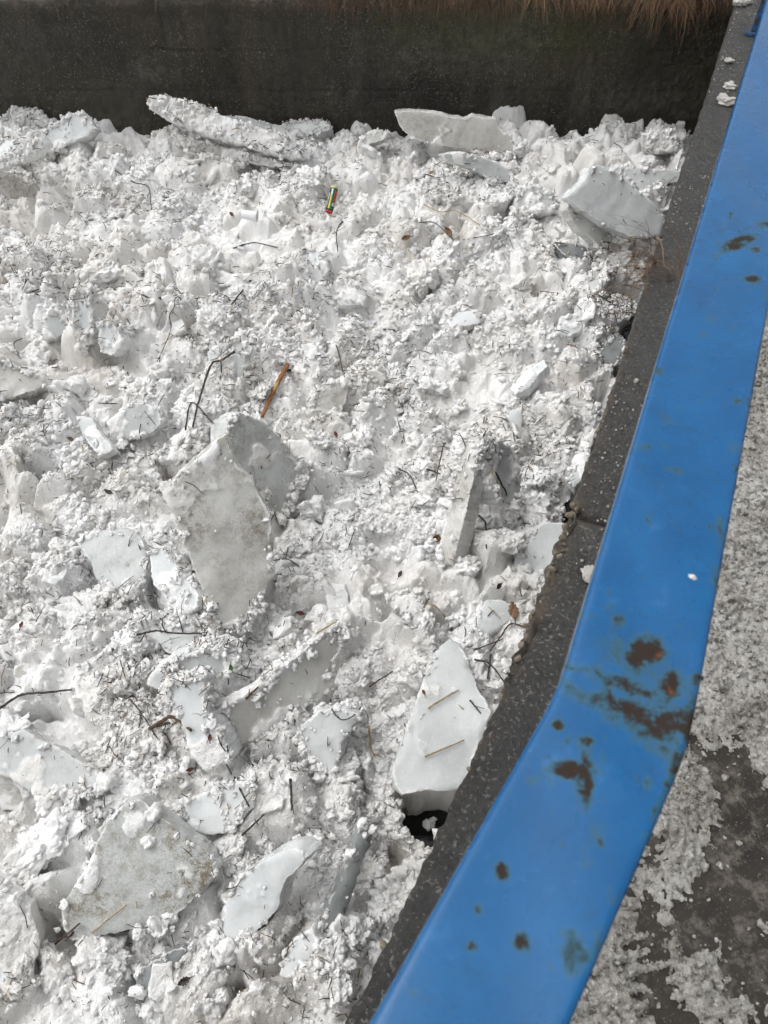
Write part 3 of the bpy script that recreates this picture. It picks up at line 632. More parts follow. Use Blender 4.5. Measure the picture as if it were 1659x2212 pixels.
HOLES = [  # dark gaps in the ice: outline and how deep
 ([(858,1700),(996,1690),(990,1740),(962,1800),(915,1806),(876,1755)], .7), ([(1300,606),(1326,584),(1400,586),(1400,636),(1350,652),(1308,646)], .6),
 ([(1072,440),(1106,420),(1112,462),(1085,484),(1072,470)], .4), ([(1280,805),(1322,800),(1310,850),(1285,858)], .5), ([(1190,430),(1206,432),(1206,446),(1192,446)], .4),
 ([(55,1005),(95,1000),(140,1012),(140,1028),(90,1032),(58,1022)], .4), ([(0,890),(38,888),(40,900),(0,902)], .4), ([(250,700),(275,712),(278,735),(262,736)], .3),
 ([(380,1780),(408,1768),(420,1800),(408,1812),(385,1800)], .35), ([(640,985),(660,985),(660,1005),(645,1003)], .3), ([(340,980),(380,996),(430,996),(440,984),(445,1004),(380,1012),(335,1004)], .2),
 ([(345,700),(375,640),(372,590),(382,592),(384,645),(352,712)], .16), ([(70,690),(98,680),(98,690),(72,700)], .22), ([(570,1150),(588,1150),(588,1175),(572,1180)], .3),
 ([(360,1455),(410,1430),(330,1500),(300,1480),(240,1510),(235,1500),(310,1465)], .16), ([(100,1500),(25,1515),(30,1530),(110,1515)], .2), ([(780,1610),(800,1700),(790,1760),(770,1770),(770,1700)], .14),
 ([(345,1900),(470,1890),(480,1990),(470,1980),(458,1910)], .12), ([(285,2120),(320,2130),(300,2170),(270,2160)], .2), ([(480,2120),(520,2110),(540,2135),(500,2145)], .22), ([(180,2010),(120,2030),(95,2000),(110,1990)], .18),
 ([(300,1230),(330,1260),(350,1300),(310,1290)], .14), ([(400,1190),(425,1260),(410,1262),(378,1200)], .16), ([(945,1170),(925,1190),(935,1215),(950,1212)], .1), ([(860,1780),(885,1830),(850,1850),(835,1810)], .2),
 ([(660,1250),(690,1250),(690,1262),(660,1262)], .12), ([(930,1345),(990,1330),(985,1350),(940,1365)], .14), ([(205,1000),(170,1000),(170,1012),(205,1012)], .15), ([(690,1480),(730,1470),(735,1530),(700,1530)], .1)]

SLABS = []
def build_slab(idx, spec):
    name, label, tilt, az, lift, th, frost, dirt, ice, pts = spec
    ta, aa = math.radians(tilt), math.radians(az)
    n = Vector((math.sin(ta) * math.sin(aa), math.sin(ta) * math.cos(aa), math.cos(ta)))
    cx = sum(p[0] for p in pts) / len(pts); cy = sum(p[1] for p in pts) / len(pts)
    q = at_z((cx, cy), -1.66)
    for _ in range(4):                                     # rest the lowest corner on the slush
        q = at_z((cx, cy), float(zlow(q.x, q.y)) + lift)
        W = [at_plane(p, q, n) for p in pts]
        if tilt < 14: break
        lift += 0.095 + {0: .06, 29: .05, 30: .06, 9: .04, 10: .03, 13: .04, 58: .05, 59: .03, 40: .05, 41: .04, 42: .03, 24: .03}.get(idx, 0) - min(w.z - float(zlow(w.x, w.y)) for w in W)
    e1 = Vector((0, 0, 1)).cross(n)
    e1 = e1.normalized() if e1.length > 1e-3 else Vector((1, 0, 0))
    e2 = n.cross(e1)
    P2 = [((w - q).dot(e1), (w - q).dot(e2)) for w in W]
    ar = sum(P2[i][0] * P2[(i + 1) % len(P2)][1] - P2[(i + 1) % len(P2)][0] * P2[i][1] for i in range(len(P2))) / 2
    if ar < 0: P2 = P2[::-1]; ar = -ar
    s = max(0.0065, min(0.016, math.sqrt(ar / 1500)))
    # ragged outline: Chaikin-softened corners, then broken by noise
    C = []
    for i in range(len(P2)):
        a, b = np.array(P2[i]), np.array(P2[(i + 1) % len(P2)])
        C += [a * .95 + b * .05, a * .05 + b * .95]
    out = []
    for i in range(len(C)):
        a, b = C[i], C[(i + 1) % len(C)]
        k = max(1, int(np.linalg.norm(b - a) / s))
        for j in range(k): out.append(a + (b - a) * j / k)
    out = np.array(out)
    T = np.roll(out, -1, 0) - np.roll(out, 1, 0); T /= np.linalg.norm(T, axis=1)[:, None] + 1e-9
    N2 = np.stack([T[:, 1], -T[:, 0]], 1)
    am = 0.011 + 0.012 * frost
    jag = am * fbm(out[:, 0] * 13 + idx, out[:, 1] * 13, 101 + idx, 5, 0.6) + 0.35 * am * fbm(out[:, 0] * 90, out[:, 1] * 90, 131 + idx, 2)
    out = out + N2 * jag[:, None]
    nb = len(out)
    bb0, bb1 = out.min(0), out.max(0)
    gx, gy = np.meshgrid(np.arange(bb0[0], bb1[0], s), np.arange(bb0[1], bb1[1], s * 0.87))
    gx = gx + (np.arange(gx.shape[0]) % 2)[:, None] * s / 2
    gx = gx.ravel() + RNG.uniform(-.2, .2, gx.size) * s; gy = gy.ravel() + RNG.uniform(-.2, .2, gy.size) * s
    pl = [tuple(p) for p in out]
    ed = edge_dist(pl, gx, gy)
    keep = inside(pl, gx, gy) & (ed > s * 0.6)
    gx, gy, ed = gx[keep], gy[keep], ed[keep]
    pts2 = [Vector(p) for p in pl] + [Vector((a, b)) for a, b in zip(gx, gy)]
    vo, eo, fo, ov, oe, of = delaunay_2d_cdt(pts2, [(i, (i + 1) % nb) for i in range(nb)], [], 1, 1e-6)
    vv = np.array([(v.x, v.y) for v in vo])
    src = np.array([min(o) if o else -1 for o in ov])
    tri = np.array(fo, np.int32)
    e_all = np.zeros(len(vv)); m = src >= nb; e_all[m] = ed[src[m] - nb]
    bsel = ~m
    x, y = vv[:, 0], vv[:, 1]
    fr = np.clip((1.6 * fbm(x * 6 + idx, y * 6, 151 + idx, 4) + 1.3 * frost - 0.56) * 2.4 + 0.2, 0, 1)
    rim = np.exp(-e_all / (0.012 + 0.035 * frost)) * (0.55 + 0.6 * fbm(x * 11, y * 11, 161 + idx, 3))
    fr = np.clip(np.maximum(fr, rim), 0, 1)
    if frost >= 0.95: fr = np.ones_like(fr)
    lump = 0.020 * billow(x + idx, y, 0.045, 171) + 0.010 * billow(x, y + idx, 0.02, 173)
    disp = 0.018 * fbm(x * 3, y * 3, 181 + idx, 3) + 0.003 * fbm(x * 18, y * 18, 183, 3) + lump * np.clip(fr * 1.3 - 0.25, 0, 1) * (0.5 + 0.5 * (frost > .3)) - 0.010 * np.exp(-e_all / 0.008)
    E1, E2, NN, Q = (np.array(list(v)) for v in (e1, e2, n, q))
    top = x[:, None] * E1 + y[:, None] * E2 + disp[:, None] * NN
    bot = x[:, None] * E1 + y[:, None] * E2 - (th + 0.01 * fbm(x * 9, y * 9, 191, 3))[:, None] * NN
    # sides: boundary vertices in order
    order = np.full(nb, -1)
    for vi, o_ in enumerate(ov):
        for k in o_:
            if k < nb: order[k] = vi
    order = order[order >= 0]; nb2 = len(order)
    R = 6; rings = []
    c2 = out.mean(0)
    for r in range(R + 1):
        f = r / R
        bx, by = x[order], y[order]
        per = np.arange(nb2) * s
        o2 = 0.014 * fbm(per * 16, per * 0 + f * th * 22, 201 + idx, 4) * math.sin(math.pi * min(1, f * 1.15 + 0.02)) + 0.004 * math.sin(math.pi * f)
        nn = N2[:nb2] if nb2 == nb else np.zeros((nb2, 2))
        d = disp[order] * (1 - f) - (th + 0.0) * f
        if r == R: d = -(th + 0.01 * fbm(bx * 9, by * 9, 191, 3))
        rings.append((bx + nn[:, 0] * o2)[:, None] * E1 + (by + nn[:, 1] * o2)[:, None] * E2 + d[:, None] * NN)
    nt = len(vv)
    V = np.vstack([top, bot] + rings)
    base = 2 * nt
    a = np.arange(nb2); b = (a + 1) % nb2
    quads = np.concatenate([np.stack([base + r * nb2 + b, base + r * nb2 + a, base + (r + 1) * nb2 + a, base + (r + 1) * nb2 + b], 1) for r in range(R)])
    V = V + 0
    frA = np.concatenate([fr, np.full(nt, .4), np.tile(np.clip(0.25 + 0.7 * frost + 0.3 * fbm(np.arange(nb2) * s * 12, np.zeros(nb2), 211 + idx, 3), 0, 1), R + 1)])
    dd = np.clip(dirt * (0.75 + 0.9 * fbm(x * 4.5, y * 4.5 + idx, 221, 3)), 0, 1)
    dA = np.concatenate([dd, np.full(nt, dirt * .5), np.full(nb2 * (R + 1), dirt * .3)])
    me = mesh_np(name, V, [tri, tri[:, ::-1] + nt, quads], {'frost': frA, 'dirt': dA})
    o = add(name, me, M['ice_' + ice]); o.location = q
    tag(o, label, {'ice_slab': 'ice slab', 'ice_block': 'ice block', 'ice_chunk': 'ice chunk', 'ice_bar': 'ice bar'}[name], 'large pieces of broken river ice')
    poly = [((E1 * p[0] + E2 * p[1] + Q)[0], (E1 * p[0] + E2 * p[1] + Q)[1]) for p in out[::3]]
    SLABS.append(dict(px=pts, poly=poly, q=Q, n=NN, th=th, xy=(x, y), e=(E1, E2), edge=e_all, disp=disp, frost=frost, s=s))
for i, sp in enumerate(SL): build_slab(i, sp)

# ------------------------------------------------------------------ crumbled slush: one lumpy sheet
rows = [-1.2]
while rows[-1] < WALL_Y + 0.05: rows.append(rows[-1] + 0.0050 + 0.0012 * max(rows[-1], 0))
GY = np.array(rows)
sf = np.concatenate([-np.geomspace(1.6, 0.36, 14), -np.linspace(0.345, 0.005, 68), np.linspace(0, 1, 600)])
xl = -1.45 - 0.31 * np.clip(GY, 0, 9); xr = quay_x(GY) + 0.06
def sgrid_x(): return xl[:, None] + sf[None] * (xr - xl)[:, None] * np.where(sf < 0, 1.0, 1.0)[None]
TX = sgrid_x(); TY = np.repeat(GY[:, None], len(sf), 1)
mode = np.clip(0.5 + 1.1 * fbm(TX * 1.1, TY * 1.1, 82, 3), 0, 1)                 # blocky here, fine crumb there
ha, ca = cells(TX, TY, 0.30, 81); hb, cb = cells(TX, TY, 0.115, 83); hc, cc = cells(TX, TY, 0.05, 86)
sm_ = lambda c, w: 1 - np.exp(-(c / w) ** 1.5)
TZ = zlow(TX, TY) - 0.02 + 0.14 * (0.25 + ha) * sm_(ca, 0.26) + (0.35 + 0.65 * mode) * 0.038 * (0.25 + hb) * sm_(cb, 0.34) + 0.011 * hc * sm_(cc, 0.45)
TZ += 0.034 * fbm(TX * 7, TY * 7, 92, 4, 0.5) + 0.013 * billow(TX, TY, 0.030, 87) + 0.007 * billow(TX, TY, 0.014, 88) + 0.005 * fbm(TX * 45, TY * 45, 89, 3, 0.6)
TZ -= 0.16 * np.clip(fbm(TX * 2.8, TY * 3.6, 95, 4) - 0.26, 0, 1) * 2.0          # scattered deep gaps
PU, PV = project(TX, TY, TZ)
for S in SLABS:                                            # nothing heaped up against the open side of a slab
    pp = S['px']
    m = (PU > min(p[0] for p in pp)) & (PU < max(p[0] for p in pp)) & (PV > min(p[1] for p in pp)) & (PV < max(p[1] for p in pp))
    if not m.any(): continue
    ins = inside(pp, PU[m], PV[m]); d = edge_dist(pp, PU[m], PV[m]); tz = TZ[m]
    lim = zlow(TX[m], TY[m]) + 0.12 - 0.10 * np.clip(d / 18, 0, 1)
    tz[ins] = np.minimum(tz[ins], lim[ins]); TZ[m] = tz
QG = 0.36 * np.exp(-np.clip(xr[:, None] - 0.06 - TX, 0, 9) / 0.09) * np.clip(0.5 + 1.6 * fbm(TY * 2.2 + TX * 2, TX * 3, 96, 3), 0, 1) * np.clip((TY - 2.0) / .3, 0, 1) * np.clip((5.0 - TY) / .3, 0, 1)   # wet gap along the quay
TZ -= QG
OPEN = QG > 0.13
for poly, dep in HOLES:
    wp = [at_z(p, -1.68) for p in poly]; wp = [(p.x, p.y) for p in wp]
    x0, x1 = min(p[0] for p in wp) - .15, max(p[0] for p in wp) + .15; y0, y1 = min(p[1] for p in wp) - .15, max(p[1] for p in wp) + .15
    m = (TX > x0) & (TX < x1) & (TY > y0) & (TY < y1)
    jx = TX[m] + 0.03 * fbm(TX[m] * 14, TY[m] * 14, 97, 3); jy = TY[m] + 0.03 * fbm(TX[m] * 14 + 5, TY[m] * 14, 98, 3)
    d = edge_dist(wp, jx, jy); ins = inside(wp, jx, jy)
    if dep > .28: om = OPEN[m]; om |= ins & (d > .008); OPEN[m] = om
    TZ[m] -= np.where(ins, dep * np.clip(d / 0.035 + 0.3, 0, 1), dep * 0.3 * np.clip(1 - d / 0.02, 0, 1))
for S in SLABS:
    pp = S['poly']
    x0, x1 = min(p[0] for p in pp), max(p[0] for p in pp); y0, y1 = min(p[1] for p in pp), max(p[1] for p in pp)
    m = (TX > x0) & (TX < x1) & (TY > y0) & (TY < y1)
    if not m.any(): continue
    ins = inside(pp, TX[m], TY[m])
    n, q = S['n'], S['q']
    pz = q[2] - ((TX[m] - q[0]) * n[0] + (TY[m] - q[1]) * n[1]) / n[2]
    tz = TZ[m]
    tz[ins] = np.minimum(tz[ins], pz[ins] - 0.03 - 0.2 * S['th'])
    TZ[m] = tz
TZ = np.where(TX > xr[:, None] - 0.12, TZ - 0.05, TZ)
DIRT = np.clip(fbm(TX * 1.6, TY * 1.9, 91, 4) - 0.16, 0, 1) * 1.1
for (u, v), r, a in [((20, 375), .28, .9), ((30, 405), .2, .7), ((20, 450), .3, .45), ((360, 545), .18, .5), ((10, 600), .2, .6), ((270, 680), .2, .55), ((200, 790), .25, .5), ((30, 800), .25, .5), ((60, 860), .2, .5), ((975, 500), .16, .8),
                     ((880, 512), .15, .8), ((340, 960), .2, .5), ((560, 650), .2, .4), ((700, 860), .2, .4), ((800, 1240), .15, .4), ((930, 1300), .16, .5), ((660, 1390), .14, .7), ((380, 1690), .12, .5), ((270, 1560), .2, .5), ((1220, 790), .16, .5), ((590, 330), .2, .4)]:
    c = at_z((u, v), -1.65); DIRT = np.maximum(DIRT, a * np.exp(-((TX - c.x) ** 2 + (TY - c.y) ** 2) / r ** 2))
V = np.stack([TX, TY, TZ], -1).reshape(-1, 3)
REL = TZ - zlow(TX, TY)
QF = grid_faces(len(GY), len(sf)); rl = REL.ravel()[QF].mean(1)
QF = QF[~((rl < -0.07) & OPEN.ravel()[QF].all(1))]              # open water between the floes where the pack is broken through
BORDER = np.nonzero(OPEN & (np.abs(REL + 0.05) < 0.03))
tag(add('crumbled_slush', mesh_np('crumbled_slush', V, [QF], {'dirt': DIRT.ravel()}), M['slush']), 'white crumbled river slush packed between the ice slabs', 'slush', kind='stuff')
def terrain(x, y):
    r = np.clip(np.searchsorted(GY, y) - 1, 0, len(GY) - 2)
    s = (x - xl[r]) / (xr[r] - xl[r])
    c = np.clip(np.searchsorted(sf, s) - 1, 0, len(sf) - 2)
    return TZ[r, c]

# ------------------------------------------------------------------ lumps and crumbs
def lump_mesh(name, seed, sub, mat):
    rg = np.random.default_rng(seed)
    bm = bmesh.new(); bmesh.ops.create_icosphere(bm, subdivisions=sub, radius=1)
    U = np.array([v.co[:] for v in bm.verts]); F = np.array([[v.index for v in f.verts] for f in bm.faces]); bm.free()
    R = np.ones(len(U))
    for k in range(rg.integers(3, 7)):
        d = rg.normal(size=3); d /= np.linalg.norm(d); c = rg.uniform(0.5, 0.85)
        dt = U @ d
        R = np.minimum(R, np.where(dt > 0.05, c / np.maximum(dt, 0.05), 9))
    P = U * R[:, None] * rg.uniform(0.7, 1.15, 3)
    for fq, a in ((1.3, 0.26), (2.7, 0.18), (5.4, 0.11), (11, 0.06))[:4 if sub > 3 else 3]:
        P = P + U * (a * (np.abs(vnoise3(P * fq + seed * 1.7, seed)) * 2 - 0.7))[:, None]
    f = worley3(P / (0.30 if sub > 3 else 0.5) + seed * 3.1, seed)
    P = P + U * (0.10 * (np.sqrt(np.clip(1 - f ** 2, 0, 1)) - 0.5))[:, None]
    me = mesh_np(name, P, [F], {'dirt': np.zeros(len(P)), 'frost': np.ones(len(P))})
    me.materials.append(mat)
    return me
big = [lump_mesh('snow_lump', 300 + k, 5, M['snow']) for k in range(9)]
small = [lump_mesh('snow_crumb', 400 + k, 3 if k < 9 else 4, M['snow']) for k in range(14)]

def free(x, y, z, grow=0.0):
    """not under or in front of a slab, not in a hole"""
    ok = np.ones(x.shape, bool); u, v = project(x, y, z)
    for S in SLABS:
        ok &= ~inside(S['poly'], x, y)
        if grow >= 0: ok &= ~(inside(S['px'], u, v) & (edge_dist(S['px'], u, v) > 5 - grow))
    for h in HW: ok &= ~inside(h, x, y)
    return ok & (rel_at(x, y) > -0.06)
HW = [[(lambda w: (w.x, w.y))(at_z(p, -1.68)) for p in poly] for poly, dep in HOLES if dep > .25]
def rel_at(x, y): return terrain(x, y) - zlow(x, y)
def shard_mesh(name, seed):
    rg = np.random.default_rng(seed); n = rg.integers(5, 8)
    th_ = np.sort(rg.uniform(0, 6.28, n)) ; th_ = np.arange(n) * 6.283 / n + rg.uniform(-.35, .35, n)
    rad = rg.uniform(.65, 1.15, n)
    ring = []
    for i in range(n):
        a = np.array([math.cos(th_[i]), math.sin(th_[i])]) * rad[i]; j = (i + 1) % n; b = np.array([math.cos(th_[j]), math.sin(th_[j])]) * rad[j]
        for k in range(7): ring.append(a + (b - a) * k / 7)
    ring = np.array(ring); m = len(ring); T = rg.uniform(.16, .34)
    prof = [(0, T), (.35, T), (.65, T), (.86, T), (.96, T * .9), (1.0, T * .55), (1.02, 0), (1.0, -T * .6), (.9, -T), (.5, -T), (0, -T)]
    V = np.concatenate([np.column_stack([ring * f, np.full(m, z)]) for f, z in prof])
    U = V / (np.linalg.norm(V, axis=1)[:, None] + 1e-6)
    V = V + U * (0.09 * vnoise3(V * 3 + seed, seed) + 0.06 * vnoise3(V * 8, seed) + .03 * vnoise3(V * 17, seed))[:, None]
    q = [(r * m + k, r * m + (k + 1) % m, (r + 1) * m + (k + 1) % m, (r + 1) * m + k) for r in range(len(prof) - 1) for k in range(m)]
    fr = np.clip(0.5 + 0.8 * vnoise3(V * 2.2, seed + 3) + (np.abs(V[:, 2]) < T * .8) * .2, 0, 1)
    me = mesh_np(name, V, [np.array(q)[:, ::-1]], {'frost': fr, 'dirt': np.full(len(V), rg.uniform(0, .3))})
    me.materials.append(M[rg.choice(['ice_white', 'ice_white', 'ice_grey', 'ice_grey', 'ice_brown'])])
    return me
shards = [shard_mesh('ice_shard', 500 + k) for k in range(12)]
LM = [('red and green can', (717, 432)), ('white plastic cup', (543, 467)), ('snapped orange stick', (595, 850)), ('curved dark stick', (445, 850)), ('largest upright slab', (470, 1150)), ('dirt-stained triangular slab', (300, 1890)),
      ('dark clear ice bar', (745, 1910)), ('big flat triangular slab at the quay', (950, 1570)), ('white triangular chunk', (885, 1312)), ('tall yellowish ridge', (990, 1080)), ('round cream disc of ice', (1110, 910)),
      ('brown curled leaf by the quay', (1112, 1318)), ('upright white pillar', (178, 685)), ('long crusted slab at the far wall', (500, 280)), ('leaning brownish slab at the far wall', (985, 290)), ('large smooth pale slab by the quay', (1330, 430)),
      ('quay grass tuft', (1420, 570)), ('dark square hole', (1092, 452)), ('diagonal ridge slab', (600, 1480)), ('smooth white block with the broken stick', (420, 1560)), ('wide grey slab at the left edge', (90, 1650)), ('rounded block at the bottom left edge', (30, 2040)),
      ('smooth white slab right of the dirt-stained slab', (560, 1940)), ('black hole below the flat triangular slab', (925, 1750)), ('broad flat grey plate', (240, 1210)), ('fan-shaped slab with crossed twigs', (300, 910)), ('yellowish slab end at the left edge', (40, 820)),
      ('ragged snow ledge at the quay', (1320, 668)), ('red-brown leaf right of the largest slab', (724, 938)), ('bent forked twig', (300, 405)), ('peaked slab at the upper left', (150, 280)), ('short slanting stick', (522, 636)), ('wavy twig below the can', (730, 515)),
      ('thin upright dark stick in the middle', (734, 780)), ('straw on the ridge top', (705, 1360)), ('brown rotten leaf clump', (970, 505)), ('bluish white sloping bar', (1140, 812)), ('small white plate among needles', (1005, 688)), ('black leaf at the bottom', (398, 2118)), ('upright dark stick below the ridge', (630, 1720))]
def label_all(items, kind, cat, group):
    """which one it is: rank by distance among its kind on that side of the nearest landmark"""
    bins = {}
    for o, x, y, z in items:
        u, v = project(x, y, z)
        j = min(range(len(LM)), key=lambda k: (LM[k][1][0] - u) ** 2 + (LM[k][1][1] - v) ** 2)
        du, dv = u - LM[j][1][0], v - LM[j][1][1]
        dr = ('right of' if du > 0 else 'left of') if abs(du) > abs(dv) else ('below' if dv > 0 else 'above')
        bins.setdefault((j, dr), []).append((du * du + dv * dv, o))
    od = ['nearest', 'second nearest', 'third nearest', 'fourth nearest', 'fifth nearest', 'sixth nearest', 'seventh nearest', 'eighth nearest', 'ninth nearest', 'tenth nearest']
    for (j, dr), l in bins.items():
        for k, (_, o) in enumerate(sorted(l, key=lambda e: e[0])):
            tag(o, '%s %s %s the %s' % (od[min(k, 9)], kind, dr, LM[j][0]), cat, group)
def spots(n, sizes, seed, taken):
    rg = np.random.default_rng(seed)
    y = rg.uniform(0.3, WALL_Y - 0.15, 9000); x = rg.uniform(0, 1, 9000) * (quay_x(y) - .05 + 1.3 + .31 * y) - 1.3 - .31 * y
    u, v = project(x, y, np.full(9000, -1.66))
    ok = free(x, y, np.full(9000, -1.62)) & (u > 5) & (u < 1655) & (v > 240) & (v < 2205)
    x, y = x[ok], y[ok]; out = []
    for a, b in zip(x, y):
        r = float(rg.choice(sizes) * rg.uniform(.85, 1.2))
        if any((a - c) ** 2 + (b - d) ** 2 < (r + e) ** 2 * .9 for c, d, e in taken): continue
        taken.append((a, b, r)); out.append((a, b, r))
        if len(out) >= n: break
    return out
taken = []; items = []; LUMPS = []
for k, (x, y, r) in enumerate(spots(150, (.045, .05, .06, .075, .09, .11), 11, taken)):
    o = add('snow_lump', big[k % len(big)], None); z = float(terrain(np.array([x]), np.array([y]))[0]) + r * random.uniform(-0.25, 0.15)
    o.location = (x, y, z); o.scale = (r * random.uniform(.8, 1.4), r * random.uniform(.8, 1.3), r * random.uniform(.6, 1.0))
    o.rotation_euler = (random.uniform(-.7, .7), random.uniform(-.7, .7), random.uniform(0, 6.28)); items.append((o, x, y, z)); LUMPS.append(o)
fl = []
for poly, dep in HOLES:                                    # dim lumps afloat in the widest open gaps
    if dep < .55: continue
    for _ in range(2):
        w1, w2, w3 = (at_z(random.choice(poly), -1.95) for _ in range(3)); p = w1 * .4 + w2 * .3 + w3 * .3; r = random.uniform(.02, .035)
        o = add('floating_lump', big[random.randrange(9)], None); o.location = (p.x, p.y, -2.0); o.scale = (r * 1.3, r, r * .8); o.rotation_euler = (0, 0, random.uniform(0, 6)); fl.append((o, p.x, p.y, -2.0))
label_all(fl, 'dim wet lump floating', 'floating lump', 'lumps afloat in the dark gaps')
label_all(items, 'crusty snow lump', 'snow lump', 'snow lumps scattered over the ice jam')
items = []
for k, (x, y, r) in enumerate(spots(150, (.035, .04, .05, .06, .075), 12, taken)):
    o = add('ice_shard', shards[k % len(shards)], None); z = float(terrain(np.array([x]), np.array([y]))[0]) + r * random.uniform(-0.1, 0.25)
    o.location = (x, y, z); o.scale = (r * random.uniform(.8, 1.6), r * random.uniform(.8, 1.2), r * random.uniform(.6, 1.2))
    o.rotation_euler = (random.gauss(.35, .45), random.gauss(0, .5), random.uniform(0, 6.28)); items.append((o, x, y, z))
label_all(items, 'small ice shard', 'ice shard', 'small ice shards stuck in the slush')

# ------------------------------------------------------------------ blue handrail
HR = CAM_Z - 0.60
PA = at_z((2160 * K, 2660 * K), HR)
d1 = Vector((math.sin(math.radians(22.6)), math.cos(math.radians(22.6)), 0)); d2 = Vector((math.sin(math.radians(33.4)), math.cos(math.radians(33.4)), 0))
W_ = 0.1085
u1 = -np.geomspace(1.6, 0.34, 20); u1 = np.concatenate([u1, np.arange(-0.336, -0.0001, 0.004), np.arange(0, 0.9, 0.004), np.geomspace(0.9, 7.2, 90)])
rail_pts, rail_n = [], []
bl = 0.035                                                # the bend is worked over a short length
for s in u1:
    t_ = min(max((s + bl) / (2 * bl), 0), 1)
    d = d2.lerp(d1, t_ * t_ * (3 - 2 * t_)).normalized()
    rail_n.append(Vector((d.y, -d.x, 0)))
c0 = Vector((PA.x, PA.y, HR)); pos_ = [None] * len(u1)
i0 = int(np.argmin(np.abs(u1))); pos_[i0] = c0
dirs = [Vector((-n.y, n.x, 0)) for n in rail_n]
for i in range(i0 + 1, len(u1)): pos_[i] = pos_[i - 1] + (dirs[i] + dirs[i - 1]) * 0.5 * (u1[i] - u1[i - 1])
for i in range(i0 - 1, -1, -1): pos_[i] = pos_[i + 1] - (dirs[i] + dirs[i + 1]) * 0.5 * (u1[i + 1] - u1[i])
th = 0.038; bv = 0.006
prof = [(0.012, -th), (0, -th + 0.002)] + [(0, -bv)] + [(bv * (1 - math.cos(a)), -bv * (1 - math.sin(a))) for a in (0.4, 0.8, 1.2)]
prof += [(a, 0) for a in np.linspace(bv, W_ - bv, 26)] + [(W_ - p[0], p[1]) for p in prof[::-1]]
V = []; 
for p_, n_2, s in zip(pos_, rail_n, u1):
    kink = math.exp(-(s / 0.03) ** 2)
    for a, z in prof:
        e = 0.0012 * math.sin(s * 9 + a * 20) + 0.0010 * math.sin(s * 23 + a * 51)
        q = p_ + n_2 * a + Vector((0, 0, z + (e if z > -0.004 else 0) - 0.0025 * kink * math.sin(a / W_ * math.pi)))
        V.append(q[:])
V = np.array(V); nr, nc = len(u1), len(prof)
RB = [((1390, 1410), 34, 22, -.3, .9), ((1370, 1425), 60, 26, .4, .55), ((1345, 1480), 90, 10, .35, .8), ((1270, 1452), 50, 6, .25, .75), ((1445, 1480), 18, 22, 0, .8), ((1390, 1540), 95, 16, .25, .8), ((1340, 1545), 30, 20, 0, .55), ((1440, 1570), 40, 30, .5, .6),
      ((1475, 1540), 26, 50, -.3, .7), ((1420, 1600), 60, 20, .5, .55), ((1240, 1662), 42, 13, .05, .85), ((1262, 1690), 14, 38, .05, .85), ((1255, 1730), 18, 14, 0, .55), ((1265, 1600), 14, 8, .2, .75), ((1205, 1565), 9, 8, 0, .8), ((1225, 1600), 6, 6, 0, .6),
      ((1082, 1883), 12, 12, 0, .75), ((1125, 2036), 14, 13, 0, .75), ((1035, 1967), 9, 9, 0, .5), ((1020, 2045), 9, 8, 0, .65), ((1238, 2055), 26, 34, -.3, .62), ((1400, 1690), 9, 10, 0, .7), ((1270, 1860), 20, 16, 0, .38), ((1300, 1800), 22, 26, 0, .35), ((1150, 1690), 14, 14, 0, .35), ((1230, 1480), 26, 14, .6, .4),
      ((1592, 525), 34, 9, -.4, .75), ((1625, 603), 16, 8, 0, .65), ((1650, 485), 14, 6, 0, .6), ((1540, 690), 16, 9, 0, .35), ((1520, 720), 14, 8, 0, .35), ((1632, 540), 10, 5, 0, .6), ((1425, 803), 10, 6, 0, .55), ((1590, 865), 8, 6, 0, .6), ((1318, 1310), 8, 7, 0, .5), ((1335, 1340), 12, 9, 0, .6), ((1315, 1280), 6, 6, 0, .5),
      ((1500, 805), 30, 14, .5, .3), ((1440, 910), 22, 12, .3, .33), ((1560, 940), 9, 9, 0, .4), ((1580, 965), 10, 9, 0, .38), ((1450, 1130), 22, 16, 0, .28), ((1270, 1225), 8, 9, 0, .45), ((1305, 1190), 8, 6, 0, .42), ((1500, 2090), 14, 20, 0, .5), ((1100, 2120), 16, 12, 0, .45), ((890, 2140), 12, 12, 0, .45), ((1555, 1150), 8, 26, -.1, .5), ((1545, 1250), 8, 20, -.1, .5), ((1505, 1470), 10, 10, 0, .7), ((1450, 1830), 8, 14, 0, .5), ((1290, 2040), 12, 24, .4, .5), ((1465, 1640), 8, 30, .4, .5), ((1320, 1930), 14, 20, 0, .32)]
# projected position of each rail vertex, to set the wear where the photo has it
rel = V - np.array([0, 0, CAM_Z]); dp = rel[:, 1] * CP - rel[:, 2] * SP
pu = 829.5 + F_PX * rel[:, 0] / np.maximum(dp, 1e-3); pv = 1106 - F_PX * (rel[:, 1] * SP + rel[:, 2] * CP) / np.maximum(dp, 1e-3)
rust = np.zeros(len(V))
for (u, v), a, b, ang, s in RB:
    ca, sa = math.cos(ang), math.sin(ang)
    du, dv = pu - u, pv - v
    a, b, s = a * 1.75, b * 1.95, s * 0.9
    rust = np.maximum(rust, s * np.exp(-(((du * ca + dv * sa) / a) ** 2 + ((-du * sa + dv * ca) / b) ** 2) ** 1.3))
rs = random.Random(5)
for _ in range(420):
    v = rs.uniform(300, 2200) if rs.random() < .6 else rs.gauss(1550, 180)
    ul = 1640 - .305 * v if v < 1483 else 1204 - .582 * (v - 1483); ur = 1781 - .185 * v if v < 1560 else 1500 - .41 * (v - 1560)
    u = ul + (ur - ul) * (rs.random() ** .7); a = rs.uniform(2.5, 8); s = rs.uniform(.25, .62)
    rust = np.maximum(rust, s * np.exp(-(((pu - u) / a) ** 2 + ((pv - v) / (a * rs.uniform(.6, 1.6))) ** 2)))
rust[dp < 0.05] = 0
